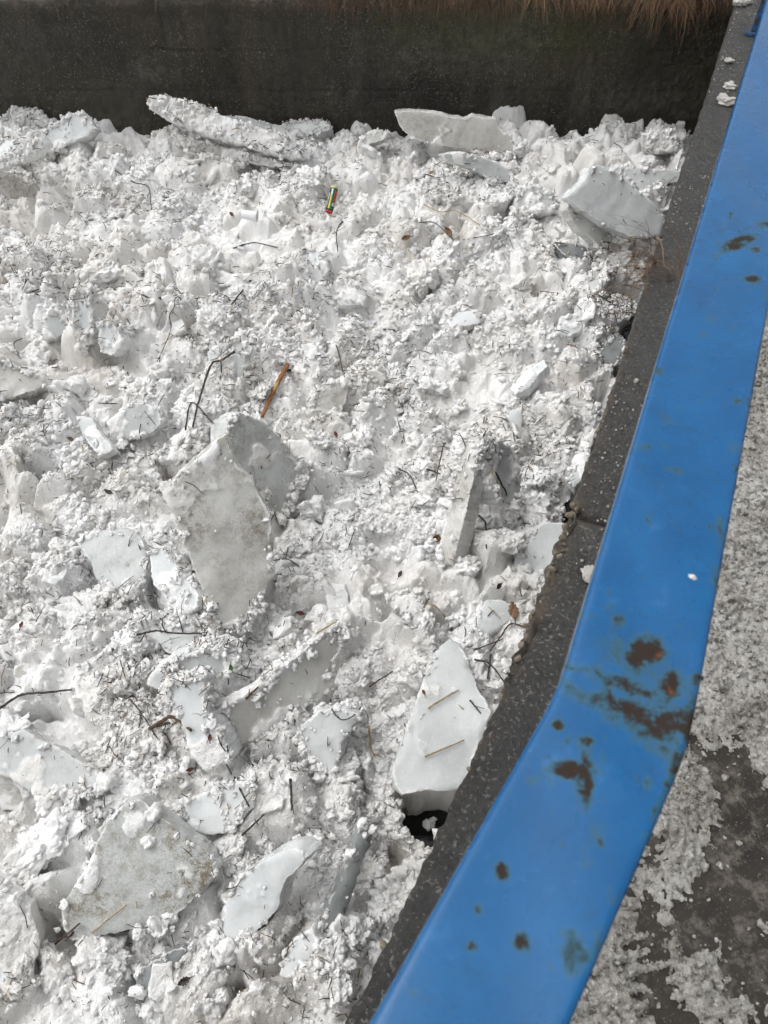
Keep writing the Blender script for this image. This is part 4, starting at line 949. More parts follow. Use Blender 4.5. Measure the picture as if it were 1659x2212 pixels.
bm_ = np.clip(fbm(V[:, 0] * 30, V[:, 1] * 30, 601, 4) - 0.45, 0, 1) * 1.5
edge = np.array([1.0 if (j > nc - 8) else 0.0 for j in range(nc)])
rust = np.clip(np.maximum(rust, bm_) + np.tile(edge, nr) * 0.30 * np.clip(fbm(V[:, 0] * 9, V[:, 1] * 9, 603, 3) + 0.35, 0, 1), 0, 1)
rail = empty('handrail', c0)
tag(rail, 'blue painted flat steel handrail with rust patches along the quay', 'handrail')
V0 = V - np.array(c0[:])
caps = [np.array([np.arange(nc)]), np.array([(nr - 1) * nc + np.arange(nc)[::-1]])]
under = np.array([[i * nc + nc - 1, i * nc, (i + 1) * nc, (i + 1) * nc + nc - 1] for i in range(nr - 1)])
add('rail_bar', mesh_np('rail_bar', V0, [grid_faces(nr, nc, flip=True), under] + caps, {'rust': rust}), M['rail'], rail)
for s in (-1.35, -0.14, 4.42):
    i = int(np.argmin(np.abs(u1 - s))); p_ = pos_[i] + rail_n[i] * 0.032
    ang = math.atan2(dirs[i].y, dirs[i].x)
    po = bm_obj('post', box_bm(0.05, 0.05, HR - th + 0.002, (0, 0, 0), 0.004, ang), M['post'], rail)
    po.location = Vector((p_.x, p_.y, (HR - th) / 2)) - c0
    bp = bm_obj('base_plate', box_bm(0.10, 0.10, 0.012, (0, 0, 0), 0.002, ang), M['post'], po)
    bp.location = (0, 0, -(HR - th) / 2 + 0.010)

# ------------------------------------------------------------------ surface finder for things lying on the ice
bpy.context.view_layer.update()
DG = bpy.context.evaluated_depsgraph_get()
def hit(p, lift=0.0):
    ok_, loc, nrm, _, ob, _ = SC.ray_cast(DG, CAM + ray(p) * 1.35, ray(p))
    if not ok_ or loc.z > -1.15: loc = at_z(p, -1.60); nrm = Vector((0, 0, 1))
    return loc + Vector((0, 0, lift)), nrm
def drop(x, y):
    ok_, loc, nrm, _, ob, _ = SC.ray_cast(DG, Vector((x, y, -0.9)), Vector((0, 0, -1)))
    return (loc, nrm) if ok_ else (Vector((x, y, -1.65)), Vector((0, 0, 1)))

CLEAR = []                                                # points of things that lie on top of the crumbs
# ------------------------------------------------------------------ drink can
ctr, _ = hit((717, 440))
ax = (at_plane((724, 404), ctr, ray((717, 432))) - at_plane((711, 460), ctr, ray((717, 432)))).normalized()
up_ = (ray((717, 432)) * -1)
ax = (ax * math.cos(math.radians(16)) + ray((717, 432)) * math.sin(math.radians(16))).normalized()   # top leans away
ctr = ctr + up_ * 0.17 + Vector((0, 0, 0.035))
for k in range(-8, 9): CLEAR += [(ctr + ax * (.0125 * k) + up_ * d_, .045) for d_ in (0, .06, .12, .18)]
can = empty('drink_can', ctr); tag(can, 'crumpled green can with red end and yellow rim lying on the snow', 'can')
can.rotation_euler = ax.to_track_quat('Z', 'X').to_euler()
def lathe(name, prof, mat, parent, a0=0, a1=2 * math.pi, n=32):
    full = abs(a1 - a0 - 2 * math.pi) < 1e-6; m = n if full else n + 1
    th_ = a0 + (a1 - a0) * np.arange(m) / n
    V = np.concatenate([np.stack([r_ * np.cos(th_), r_ * np.sin(th_), np.full(m, z_)], 1) for r_, z_ in prof])
    q = [(i * m + k, i * m + (k + 1) % m, (i + 1) * m + (k + 1) % m, (i + 1) * m + k) for i in range(len(prof) - 1) for k in range(m if full else m - 1)]
    return add(name, mesh_np(name, V, [q]), mat, parent)
R_, L_ = 0.032, 0.205
lathe('can_body', [(R_ * .9, -L_ / 2 + .012), (R_, -L_ / 2 + .020), (R_, 0), (R_ * .985, .03), (R_, L_ / 2 - .02), (R_ * .93, L_ / 2 - .012)], M['can_dark'], can)
lathe('can_end', [(0.0005, -L_ / 2 + .006), (R_ * .5, -L_ / 2 + .006), (R_ * .8, -L_ / 2 + .005), (R_ * .86, -L_ / 2), (R_ * .92, -L_ / 2 + .002), (R_ * .91, -L_ / 2 + .014)], M['can_red'], can)
lathe('can_rim', [(R_ * .94, L_ / 2 - .020), (R_ * 1.0, L_ / 2 - .016), (R_ * .9, L_ / 2 - .004), (R_ * .84, L_ / 2), (R_ * .5, L_ / 2 - .004), (0.0005, L_ / 2 - .004)], M['can_gold'], can)
lathe('mouth_hole', [(0.0005, -L_ / 2 + .0045), (0.009, -L_ / 2 + .0045)], M['can_dark'], can, n=14)
# facing direction in the can's own frame
inv = can.rotation_euler.to_matrix().inverted(); fv = inv @ up_; fa = math.atan2(fv.y, fv.x)
rv = inv @ Vector((1, 0, 0)); sg = 1 if math.sin(math.atan2(rv.y, rv.x) - fa) > 0 else -1
def patch(name, a, b, z0, z1, mat, k=1.006, parent=None):
    aa, bb = sorted((fa + sg * a, fa + sg * b))
    return lathe(name, [(R_ * k, z0), (R_ * k, (z0 + z1) / 2), (R_ * k, z1)], mat, parent or can, aa, bb, 8)
lab = patch('green_band', -0.35, 0.62, -.082, .082, M['can_green'])
patch('yellow_stripe', -0.52, -0.12, -.078, .030, M['can_yellow'], 1.012)
patch('white_stripe', -0.50, -0.14, .031, .076, M['can_white'], 1.012)
patch('yellow_stripe', -1.12, -0.88, -.070, -.010, M['can_yellow'], 1.012)
patch('white_stripe', -1.15, -0.86, -.008, .045, M['can_white'], 1.012)
rp = patch('red_panel', 0.40, 1.12, -.030, .062, M['can_red'], 1.014)
for k, zz in enumerate((-.020, -.004, .012, .028, .044)):
    patch('letter_mark', 0.58 + .06 * (k % 2), 0.92, zz - .004, zz + .003, M['can_dark'], 1.018, rp)
wp_ = patch('barcode_panel', 0.32, 1.05, -.056, -.031, M['can_white'], 1.014)
for k in range(5): patch('barcode_bar', 0.62 + .08 * k, 0.66 + .08 * k, -.053, -.036, M['can_dark'], 1.018, wp_)

# ------------------------------------------------------------------ plastic cup
p0, _ = hit((543, 474)); cup = empty('plastic_cup', p0 + Vector((0, 0, 0.035)) + up_ * 0.07)
for k in range(-5, 6): CLEAR += [(cup.location + Vector((.012 * k, 0, 0)) + up_ * d_, .045) for d_ in (0, .06, .12)]
tag(cup, 'white ribbed plastic cup lying on its side left of the can', 'cup')
cup.rotation_euler = Vector((0.98, -0.12, -0.08)).to_track_quat('Z', 'X').to_euler()
prof = [(0.026, -.058), (0.030, -.058)] + [(0.030 + .008 * i / 10 + (0.0012 if i % 2 else 0), -.056 + .108 * i / 10) for i in range(11)]
lathe('cup_wall', prof + [(0.0365, .050), (0.0290, -.054), (0.0005, -.054)], M['white_plastic'], cup)
lathe('cup_rim', [(0.0375, .050), (0.041, .051), (0.042, .054), (0.041, .057), (0.0375, .056), (0.0368, .052)], M['white_plastic'], cup)
lathe('cup_base', [(0.0005, -.0565), (0.027, -.0565), (0.031, -.060), (0.0315, -.054)], M['white_plastic'], cup)

# ------------------------------------------------------------------ sticks and twigs
ST = [  # label, bark, radius mm, photo polyline, side shoots
 ('thick snapped orange-brown stick poking up beside the largest slab', 'orange_wood', 16, [(622,797),(608,822),(588,862),(567,908)], [[(612,812),(626,800),(634,806)]]),
 ('long curved dark stick arching left of the snapped orange stick', 'dark_bark', 7.5, [(508,765),(482,784),(462,812),(444,850),(430,890),(418,928)], [[(480,786),(478,806),(472,830)]]),
 ('short dark twig at the foot of the long curved stick', 'dark_bark', 5, [(402,934),(430,929),(462,920)], []),
 ('thin wiry branching twig in the upper left', 'dark_bark', 3, [(376,618),(378,664),(367,686),(371,711),(362,755),(338,792)], [[(378,664),(395,658),(402,672)], [(367,686),(353,674),(338,712)]]),
 ('bent dark twig with a forked tip near the upper left', 'dark_bark', 4.5, [(250,372),(290,398),(324,420),(328,455)], [[(256,375),(252,382)]]),
 ('straight dark stick lying level below the plastic cup', 'dark_bark', 5, [(504,541),(550,541),(600,539)], []),
 ('long pale straw stem with a thin dark tail, upper right', 'straw', 4, [(915,446),(950,462),(987,478),(1056,505)], []),
 ('thin angled twig right of the long pale straw stem', 'dark_bark', 3, [(1000,522),(1045,514),(1090,508),(1109,542)], []),
 ('dark twig pointing into the brown leaf clump, upper right', 'dark_bark', 4, [(905,485),(940,503),(980,524)], []),
 ('wavy dark twig right below the can', 'dark_bark', 5, [(741,483),(731,505),(727,520),(730,548)], []),
 ('short thick slanting stick in the upper middle', 'dark_bark', 6, [(543,611),(522,636),(501,663)], []),
 ('short broken brown stick lying level on the smooth white block', 'brown_bark', 9, [(326,1579),(360,1583),(390,1584),(415,1583)], [[(362,1582),(372,1560),(366,1548)]]),
 ('dark forked branch at the left edge above the wide grey slab', 'dark_bark', 6, [(0,1536),(50,1505),(100,1500),(158,1494)], [[(60,1503),(30,1496),(0,1498)]]),
 ('long dark stick lying over the low grey plate', 'dark_bark', 5, [(297,1376),(345,1378),(373,1376),(440,1373)], []),
 ('thin twig running down left of the short broken stick', 'dark_bark', 3.5, [(282,1513),(310,1550),(343,1599)], []),
 ('reddish twig hooked over near the quay and curled leaf', 'brown_bark', 4.5, [(1133,1359),(1102,1352),(1080,1383),(1057,1410)], []),
 ('thin straight twig crossing left of the hooked reddish twig', 'dark_bark', 3, [(1022,1408),(1050,1398),(1086,1383)], []),
 ('upright dark stub in the tangle beside the big triangular slab', 'dark_bark', 5, [(1060,1418),(1056,1445),(1052,1470)], []),
 ('slanting dark twig from the tangle to the quay edge', 'dark_bark', 4.5, [(1024,1428),(1055,1450),(1090,1480)], []),
 ('pale straw lying on the lower half of the big triangular slab', 'straw', 4, [(917,1638),(950,1624),(1002,1602)], []),
 ('forked brown straw on the upper half of the big triangular slab', 'straw', 4, [(924,1534),(955,1514),(990,1495)], [[(960,1510),(978,1496)]]),
 ('short dark twig near the right corner of the big triangular slab', 'dark_bark', 4, [(1014,1516),(1026,1530),(1038,1545)], []),
 ('dark twig along the bottom edge of the dirt-stained triangular slab', 'dark_bark', 4.5, [(151,2027),(202,2023),(245,2020),(282,2012)], []),
 ('brown twig crossing up to the dirt-stained triangular slab', 'brown_bark', 4, [(121,2043),(148,2020),(176,1997)], []),
 ('long straw lying on the face of the dirt-stained slab', 'straw', 3, [(202,2017),(240,1985),(277,1957)], []),
 ('straight dark stick below the wet grey slab, lower left', 'dark_bark', 4.5, [(524,1808),(548,1785),(572,1762)], []),
 ('kinked dark twig hanging right of the tall ridge foot', 'dark_bark', 5.5, [(1033,1118),(1046,1145),(1050,1189)], []),
 ('long dark twig sliding down the right flank of the tall ridge', 'dark_bark', 5, [(1070,1025),(1082,1050),(1093,1070),(1101,1103)], []),
 ('straight dark stick slanting left of the tall ridge', 'dark_bark', 4.5, [(861,1017),(885,1055),(912,1093)], []),
 ('brown stick leaning upright just left of the tall ridge', 'brown_bark', 4.5, [(962,962),(954,995),(941,1043)], []),
 ('short curved dark twig touching the leaning brown stick', 'dark_bark', 5.5, [(921,1018),(932,1027),(951,1029)], []),
 ('thin upright dark stick in the middle, right of the orange stick', 'dark_bark', 3.5, [(726,749),(734,780),(741,807)], []),
 ('long thin twig crossing the fan-shaped slab on the left', 'dark_bark', 2.6, [(376,821),(350,866),(319,921)], []),
 ('thin twig crossed under the long thin twig on the left', 'dark_bark', 2.6, [(296,870),(318,898),(338,923)], []),
 ('short level dark stick left of the fan-shaped slab', 'dark_bark', 3.5, [(215,875),(235,876),(255,876)], []),
 ('reddish-black stick lying on the crest of the diagonal ridge', 'brown_bark', 5.5, [(532,1514),(545,1502),(559,1488)], []),
 ('upright dark stick below the diagonal ridge slab', 'dark_bark', 6, [(628,1686),(630,1720),(632,1754)], []),
 ('dark stick with side stubs on the wet grey slab', 'dark_bark', 4.5, [(508,1683),(522,1712),(540,1746)], [[(528,1724),(540,1712)]]),
 ('thin looping twig over the pale slab with pointed tip', 'dark_bark', 3, [(714,1514),(718,1537),(738,1558),(763,1550),(779,1532)], []),
 ('long pale straw drooping left of the big triangular slab', 'straw', 4.5, [(796,1570),(800,1600),(804,1628),(824,1638)], []),
 ('pale straw at the top end of the diagonal ridge', 'straw', 4, [(685,1371),(705,1360),(724,1348)], []),
 ('long brown straw right of the diagonal ridge slab', 'brown_bark', 4, [(798,1487),(820,1472),(848,1454)], []),
 ('fine curved twig left of the white triangular chunk', 'dark_bark', 3, [(592,1214),(622,1212),(645,1226)], []),
 ('straw tucked under the white triangular chunk', 'straw', 3.5, [(918,1307),(942,1315),(962,1338)], []),
 ('thin upright twig right of the upright white pillar', 'dark_bark', 2.8, [(50,735),(38,760),(46,778)], []),
 ('long straw stalk crossing left of the wiry twig', 'straw', 3, [(400,706),(375,728),(350,750)], []),
]
def stick(label, mat, rmm, px, shoots):
    pts = []
    for p in px:
        h_, n_ = hit(p); pts.append(h_ + Vector((0, 0, rmm * 0.0012 + 0.012)))
    # a stiff stick bridges hollows: lift inner points to the chord
    for i in range(1, len(pts) - 1):
        f = i / (len(pts) - 1); zc = pts[0].z * (1 - f) + pts[-1].z * f
        pts[i].z = max(pts[i].z, zc)
    root = pts[0].copy()
    c = catmull([p - root for p in pts], 7)
    for i in range(1, len(c) - 1): c[i] = c[i] + Vector((random.gauss(0, 1), random.gauss(0, 1), random.gauss(0, 1))) * min(rmm, 6) * 0.00016
    rr = np.linspace(1.0, 0.72, len(c)) * rmm * 0.001 * (1 + 0.12 * np.sin(np.arange(len(c)) * 2.1))
    V, q, t3 = tube(c, rr, 7)
    o = add('stick' if rmm > 5.4 else ('straw_stem' if mat == 'straw' else 'twig'), mesh_np('stick', V, [q, t3]), M[mat]); o.location = root
    for p in c[1:-1]: CLEAR.extend([(p + root, rmm * .001 + .004), (p + root - ray(project(*(p + root))) * .03, rmm * .001 + .003)])
    tag(o, label, 'straw' if mat == 'straw' else ('stick' if rmm > 5.4 else 'twig'), 'sticks and twigs lying on the ice')
    if not shoots and mat != 'straw' and len(c) > 6:          # stubs of broken side shoots
        for _ in range(random.randint(1, 3)):
            k = random.randint(2, len(c) - 3); d_ = Vector((random.gauss(0, 1), random.gauss(0, 1), random.uniform(.1, .8))).normalized(); l_ = random.uniform(.012, .05)
            V, q, t3 = tube([c[k], c[k] + d_ * l_ * .5, c[k] + d_ * l_ + Vector((0, 0, -.2 * l_))], [rmm * .0005, rmm * .0004, rmm * .0002], 5)
            add('shoot', mesh_np('shoot', V, [q, t3]), M[mat], o)
    for s in shoots:
        sp = [hit(p)[0] + Vector((0, 0, 0.003)) for p in s]
        j = min(range(len(c)), key=lambda k: (c[k] + root - sp[0]).length); sp[0] = c[j] + root
        V, q, t3 = tube(catmull([p - root for p in sp], 4), np.linspace(rmm * .00055, rmm * .0003, 4 * (len(sp) - 1) + 1), 5)
        add('shoot', mesh_np('shoot', V, [q, t3]), M['dark_bark'], o)
    return o, c, root
for sp in ST:
    o, c, root = stick(*sp)
    if sp[1] == 'orange_wood':                             # split stretch showing bare wood
        k = len(c) // 2
        seg = [p + (CAM - root - p).normalized() * 0.0065 for p in c[k - 3:k + 4]]
        V, q, t3 = tube(seg, [0.002, .008, .011, .011, .009, .006, .002], 6)
        tag(add('bare_wood_split', mesh_np('bare_wood_split', V, [q, t3]), M['bare_wood'], o), 'pale split wood where the bark is gone')
    if sp[0].startswith('long curved'):
        V, q, t3 = tube([p + (CAM - root - p).normalized() * 0.003 for p in c[4:12]], [.001, .003, .004, .005, .005, .004, .003, .001], 6)
        tag(add('peeled_patch', mesh_np('peeled_patch', V, [q, t3]), M['orange_wood'], o), 'orange peeled patch')

# ------------------------------------------------------------------ leaves
LV = [('brown curled dead leaf near the quay above the big triangular slab', 'brown_leaf', (1112,1318), .055, .8), ('narrow brown curled leaf standing at the tall ridge foot', 'brown_leaf', (938,1163), .045, 1.6),
      ('small red-brown leaf lying right of the largest slab', 'red_leaf', (724,938), .026, .2), ('folded black leaf in the slush left of the largest slab', 'dark_leaf', (237,1062), .034, 1.2),
      ('pointed black leaf at the bottom of the picture', 'dark_leaf', (398,2118), .030, 1.5), ('green leaf at the right end of the dome-topped slab', 'green_leaf', (501,1441), .020, .4),
      ('red curled leaf below the smooth white block', 'red_leaf', (408,1658), .022, 1.3), ('small red leaf on the lower right of the smooth white block', 'red_leaf', (456,1591), .020, .1),
      ('dark red leaf on a thin stalk left of the plastic cup', 'red_leaf', (501,466), .032, .6), ('brown rotten leaf clump among twigs in the upper right', 'brown_leaf', (970,505), .055, 1.0),
      ('brown leaf scrap on a cream plate left of the rotten clump', 'brown_leaf', (878,515), .045, 2.0), ('dark brown leaf right of the narrow curled leaf', 'dark_leaf', (868,1240), .026, .1),
      ('brown hooked leaf left of the white triangular chunk', 'red_leaf', (650,1322), .028, 1.4), ('tan seed husk in the slush of the left middle', 'brown_leaf', (154,949), .028, .9),
      ('dark ragged leaf beside the flat rough white sheet', 'dark_leaf', (1073,1268), .028, 1.5), ('dark brown leaf beside the tilted block at the black hole', 'brown_leaf', (1205,640), .035, .3),
      ('tan dry flower head right of the curved clear slab', 'straw', (932,374), .030, 2.2), ('small brown leaf left of the dome-topped slab', 'red_leaf', (50,1352), .022, .2),
      ('dark maroon flake on the big triangular slab', 'red_leaf', (915,1494), .016, .5), ('black bark scrap below the thin twig by the far slab', 'dark_leaf', (348,645), .02, 1.1)]
def leaf(label, mat, px, size, ang):
    loc, nrm = hit(px)
    nrm = (nrm * 0.6 + Vector((0, -0.5, 0.7))).normalized()
    V = []; nu, nv = 13, 7; rg = random.Random(label); cu = rg.uniform(0.5, 1.3); tw = rg.uniform(-.6, .6)
    for i in range(nu):
        u = i / (nu - 1); w_ = size * 0.42 * math.sin(math.pi * min(1, u * 0.94 + 0.05)) ** 0.8 * (1 + 0.22 * math.sin(i * 2.4 + size * 900))
        for j in range(nv):
            v = j / (nv - 1) * 2 - 1
            zc = size * (0.16 * cu * v * v + 0.20 * cu * (u - .5) ** 2 * 2 + 0.07 * math.sin(u * 9 + v * 4) + tw * .2 * v * u)
            V.append((size * (u - .5) * 1.5, w_ * v, zc))
    q = grid_faces(nu, nv)
    bl_ = add('leaf', mesh_np('leaf', V, [q]), M[mat]); bl_.location = loc + nrm * (size * 0.14 + .012); CLEAR.append((bl_.location.copy(), size * .8))
    md = bl_.modifiers.new('thickness', 'SOLIDIFY'); md.thickness = 0.0012
    rq = nrm.to_track_quat('Z', 'X'); bl_.rotation_euler = (rq.to_matrix() @ Matrix.Rotation(ang, 3, 'Z')).to_euler()
    st_ = catmull([(-size * .72, 0, size * .1), (-size * 1.0, size * .08, 0), (-size * 1.25, size * .05, -size * .12)], 3)
    V, q, t3 = tube(st_, [0.0016] * len(st_), 5)
    add('leaf_stalk', mesh_np('leaf_stalk', V, [q, t3]), M['dark_bark'], bl_)
    tag(bl_, label, 'leaf', 'dead leaves on the ice')
for l in LV: leaf(*l)

# ------------------------------------------------------------------ dead grass on the wall top, grass tuft on the quay
def blades(n, root, length, droop, spread, tone_rng, w=0.0022, seg=6, seed=1):
    rg = random.Random(seed); V, Q, T = [], [], []; o_ = 0
    for _ in range(n):
        p = Vector(root(rg)); L = length(rg); a = spread(rg); d = Vector((math.sin(a), -math.cos(a) * rg.uniform(.5, 1.2), rg.uniform(-.1, .9))).normalized()
        dr = droop(rg); st_ = L / seg; wb = w * rg.choice((.5, .7, 1, 1, 1.5)); tn = rg.uniform(*tone_rng)
        sd_ = Vector((0, 0, 1)).cross(d); sd_ = (sd_.normalized() if sd_.length > .01 else Vector((1, 0, 0)))
        for i in range(seg + 1):
            ww = wb * (1 - 0.75 * i / seg)
            V.append(p - sd_ * ww); V.append(p + sd_ * ww); T += [tn, tn]
            p = p + d * st_; d = (d + Vector((rg.gauss(0, .08), rg.gauss(0, .08), -dr))).normalized()
        Q += [(o_ + 2 * i, o_ + 2 * i + 1, o_ + 2 * i + 3, o_ + 2 * i + 2) for i in range(seg)]; o_ += 2 * (seg + 1)
    return np.array([v[:] for v in V]), Q, T
def grass(name, label, cat, args, kind=None, group=None):
    V, Q, T = blades(**args)
    o = tag(add(name, mesh_np(name, V, [Q], {'tone': T}), M['grass']), label, cat, group, kind); return o
wt = lambda u, v=0: at_plane((u, v), Vector((0, WALL_Y - .02, 0)), Vector((0, -1, 0))).x
def clump(u0, u1_, n, lo, hi, seed, tones, label):
    x0, x1 = wt(u0, 20), wt(u1_, 20)
    grass('grass_tuft', label, 'grass tuft', dict(n=n, root=lambda r: (r.uniform(x0, x1), WALL_Y - 0.02 + abs(r.gauss(0, .05)), -0.712 + r.uniform(-.03, .05)), length=lambda r: r.uniform(lo, hi) * r.uniform(.5, 1), droop=lambda r: r.uniform(.22, .5), spread=lambda r: r.gauss(0, .7), tone_rng=tones, w=.0026, seed=seed), group='dead grass on the embankment wall')
clump(1370, 1520, 260, .25, .60, 11, (.25, .75), 'longest reddish dead grass hanging over the wall at the corner with the quay')
clump(1130, 1330, 240, .14, .36, 12, (.2, .85), 'straw-coloured dead grass overhanging the wall top, right of centre')
clump(840, 1060, 300, .12, .28, 13, (.0, .45), 'tangled brown dead grass on the wall top above the leaning brownish slab')
clump(640, 800, 220, .06, .20, 14, (.1, .45), 'matted rust-brown moss and grass on the wall top above the centre')
grass('dead_grass_fringe', 'sparse dead grass along the top of the embankment wall', 'grass', dict(n=5200, root=lambda r: (r.uniform(-5, 5) if r.random() < .3 else r.uniform(-.7, 3.0), WALL_Y - .02 + abs(r.gauss(.02, .12)), -0.705 + r.uniform(-.05, .03)), length=lambda r: r.uniform(.06, .28), droop=lambda r: r.uniform(.2, .5), spread=lambda r: r.gauss(0, 1.0), tone_rng=(0, .42), w=.0022, seed=21), 'stuff')
gq = at_z((1438, 562), 0.0)
tf = grass('grass_tuft', 'dry wiry grass tuft growing from the quay edge beside the rail', 'grass tuft', dict(n=120, root=lambda r: (gq.x - .02 + r.gauss(0, .04), gq.y + r.gauss(0, .11), r.uniform(-.05, .01)), length=lambda r: r.uniform(.05, .36) * r.uniform(.5, 1), droop=lambda r: r.uniform(.05, .4), spread=lambda r: r.gauss(-.8, 1.0), tone_rng=(.0, .75), w=.0018, seed=31))

def scatter(name, P, Scale, Rot, Idx, meshes, mat):
    me = bpy.data.meshes.new(name); me.vertices.add(len(P)); me.vertices.foreach_set('co', P.astype(np.float32).ravel())
    for nm, typ, data in (('scl', 'FLOAT_VECTOR', Scale), ('rot', 'FLOAT_VECTOR', Rot)):
        a = me.attributes.new(nm, typ, 'POINT'); a.data.foreach_set('vector', data.astype(np.float32).ravel())
    a = me.attributes.new('idx', 'INT', 'POINT'); a.data.foreach_set('value', Idx.astype(np.int32))
    o = bpy.data.objects.new(name, me); COL.objects.link(o)
    src = bpy.data.collections.new(name + '_shapes')
    for k, m_ in enumerate(meshes):
        src.objects.link(bpy.data.objects.new('%s_shape_%02d' % (name, k), m_))
    g = bpy.data.node_groups.new(name, 'GeometryNodeTree')
    g.interface.new_socket('Geometry', in_out='INPUT', socket_type='NodeSocketGeometry'); g.interface.new_socket('Geometry', in_out='OUTPUT', socket_type='NodeSocketGeometry')
    nd = g.nodes; gi, go = nd.new('NodeGroupInput'), nd.new('NodeGroupOutput')
    ci = nd.new('GeometryNodeCollectionInfo'); ci.inputs['Collection'].default_value = src
    ci.inputs['Separate Children'].default_value = True; ci.inputs['Reset Children'].default_value = True
    ip = nd.new('GeometryNodeInstanceOnPoints'); ip.inputs['Pick Instance'].default_value = True
    def na(nm, typ):
        x_ = nd.new('GeometryNodeInputNamedAttribute'); x_.data_type = typ; x_.inputs['Name'].default_value = nm; return x_.outputs['Attribute']
    e2r = nd.new('FunctionNodeEulerToRotation')
    lk = g.links.new
    lk(gi.outputs[0], ip.inputs['Points']); lk(ci.outputs[0], ip.inputs['Instance']); lk(na('idx', 'INT'), ip.inputs['Instance Index'])
    lk(na('rot', 'FLOAT_VECTOR'), e2r.inputs[0]); lk(e2r.outputs[0], ip.inputs['Rotation']); lk(na('scl', 'FLOAT_VECTOR'), ip.inputs['Scale'])
    lk(ip.outputs[0], go.inputs[0])
    md = o.modifiers.new('scatter', 'NODES'); md.node_group = g
    return o

# ------------------------------------------------------------------ slush lumps on the quay and rail, crumbs on the pavement
for px, r, lab in [((1576, 134), .020, 'small grey slush lump on the quay top, highest of the single ones'), ((1577, 190), .030, 'whiter slush lump on the quay just above the wide one'), ((1568, 222), .040, 'widest greyish slush lump on the quay next to the rail'), ((1602, 10), .035, 'slush lump on the quay at the top picture edge'),
                   ((1373, 824), .008, 'tiny white ice crumb on the quay halfway down'), ((1272, 1240), .022, 'flat grey ice flake on the quay beside the rail'), ((1385, 575), .012, 'small frozen crumb beside the quay grass tuft')]:
    p = at_z(px, 0.0); o = add('slush_lump', big[int(px[0]) % 9], None); o.location = p + Vector((0, 0, r * .3)); o.scale = (r * 1.3, r, r * .6); o.rotation_euler = (0, 0, px[1]); o.material_slots[0].link = 'OBJECT'; o.material_slots[0].material = M['grey_snow']
    tag(o, lab, 'slush lump', 'slush lumps on the quay')
p = at_z((1495, 1250), HR); o = add('snow_crumb', small[10], None); o.location = p + Vector((0, 0, .0015)); o.scale = (.0042, .003, .002)
tag(o, 'single melting snow crumb on the blue rail', 'snow crumb')
n_ = 30000
iy = RNG.integers(0, len(GY), 1)
ry = RNG.integers(0, OX.shape[0], n_); rc = RNG.integers(0, OX.shape[1], n_)
kk = (cover[ry, rc] > -0.7) & (RNG.uniform(0, 1, n_) < np.clip(0.45 + cover[ry, rc], 0.06, 0.9))
ry, rc = ry[kk], rc[kk]; r = np.clip(0.0022 * RNG.pareto(2.0, len(ry)) + 0.0025, .0025, .010)
small2 = [lump_mesh('slush_grain', 450 + k, 2, M['trodden']) for k in range(6)]
P = np.stack([OX[ry, rc], OY[ry, rc], np.maximum(Hs[ry, rc], -0.05) + r * .25], 1)
ky = RNG.uniform(0.1, 5.0, 900); ky = ky[fbm(ky * 3, ky * 0, 821, 2) > 0.12]; ko = RNG.uniform(.006, .14, len(ky)); kn = quay_n(ky)
P = np.vstack([P, np.stack([quay_x(ky) + kn[0] * ko, ky + kn[1] * ko, np.full(len(ky), .001)], 1)]); r = np.concatenate([r, RNG.uniform(.0015, .0045, len(ky))])
o = scatter('slush_grains', P, r[:, None] * RNG.uniform(.7, 1.3, (len(r), 3)), RNG.uniform(0, 6.28, (len(r), 3)), RNG.integers(0, 6, len(r)), small2, M['trodden'])
tag(o, 'loose grains of dirty slush on the pavement and quay', 'slush grains', kind='stuff')

# ------------------------------------------------------------------ loose crumbs over everything
pos, scl, rot = [], [], []
N = 380000
y = RNG.uniform(0.0, WALL_Y - 0.03, N); x = RNG.uniform(0, 1, N) * (quay_x(y) + 0.02 + 2.5 + 0.36 * y) - 2.5 - 0.36 * y
dens = 0.45 + 1.7 * fbm(x * 1.9, y * 1.9, 501, 3)
ok = RNG.uniform(0, 1, N) < np.clip(dens, 0.05, 1)
x, y = x[ok], y[ok]; r = np.clip(0.0036 * RNG.pareto(2.0, len(x)) + 0.0032, 0.0032, 0.024); z = terrain(x, y) + r * RNG.uniform(-0.2, 0.45, len(x))
ok = np.where(r > .011, free(x, y, z), free(x, y, z, -9))
x, y, r, z = x[ok], y[ok], r[ok], z[ok]
pos.append(np.stack([x, y, z], 1)); scl.append(r)
for S in SLABS:                                           # crumbs left lying on the slabs
    xx, yy = S['xy']; e = S['edge']
    msk = np.clip(fbm(xx * 9 + S['q'][0] * 5, yy * 9, 801, 3) * 2.2 + 0.25 + 0.5 * S['frost'], 0, 1)
    pr = (0.16 + 0.6 * S['frost'] ** 1.3) * np.exp(-e / (0.010 + .03 * S['frost'])) * msk + 0.16 * S['frost'] ** 3 * (msk > .75) + 0.0015
    k = RNG.uniform(0, 1, len(xx)) < pr
    if not k.any(): continue
    p = S['q'] + xx[k][:, None] * S['e'][0] + yy[k][:, None] * S['e'][1] + (S['disp'][k] + 0.002)[:, None] * S['n']
    pos.append(p); scl.append(np.clip(0.006 * RNG.pareto(2.2, k.sum()) + 0.006, 0.006, 0.024))
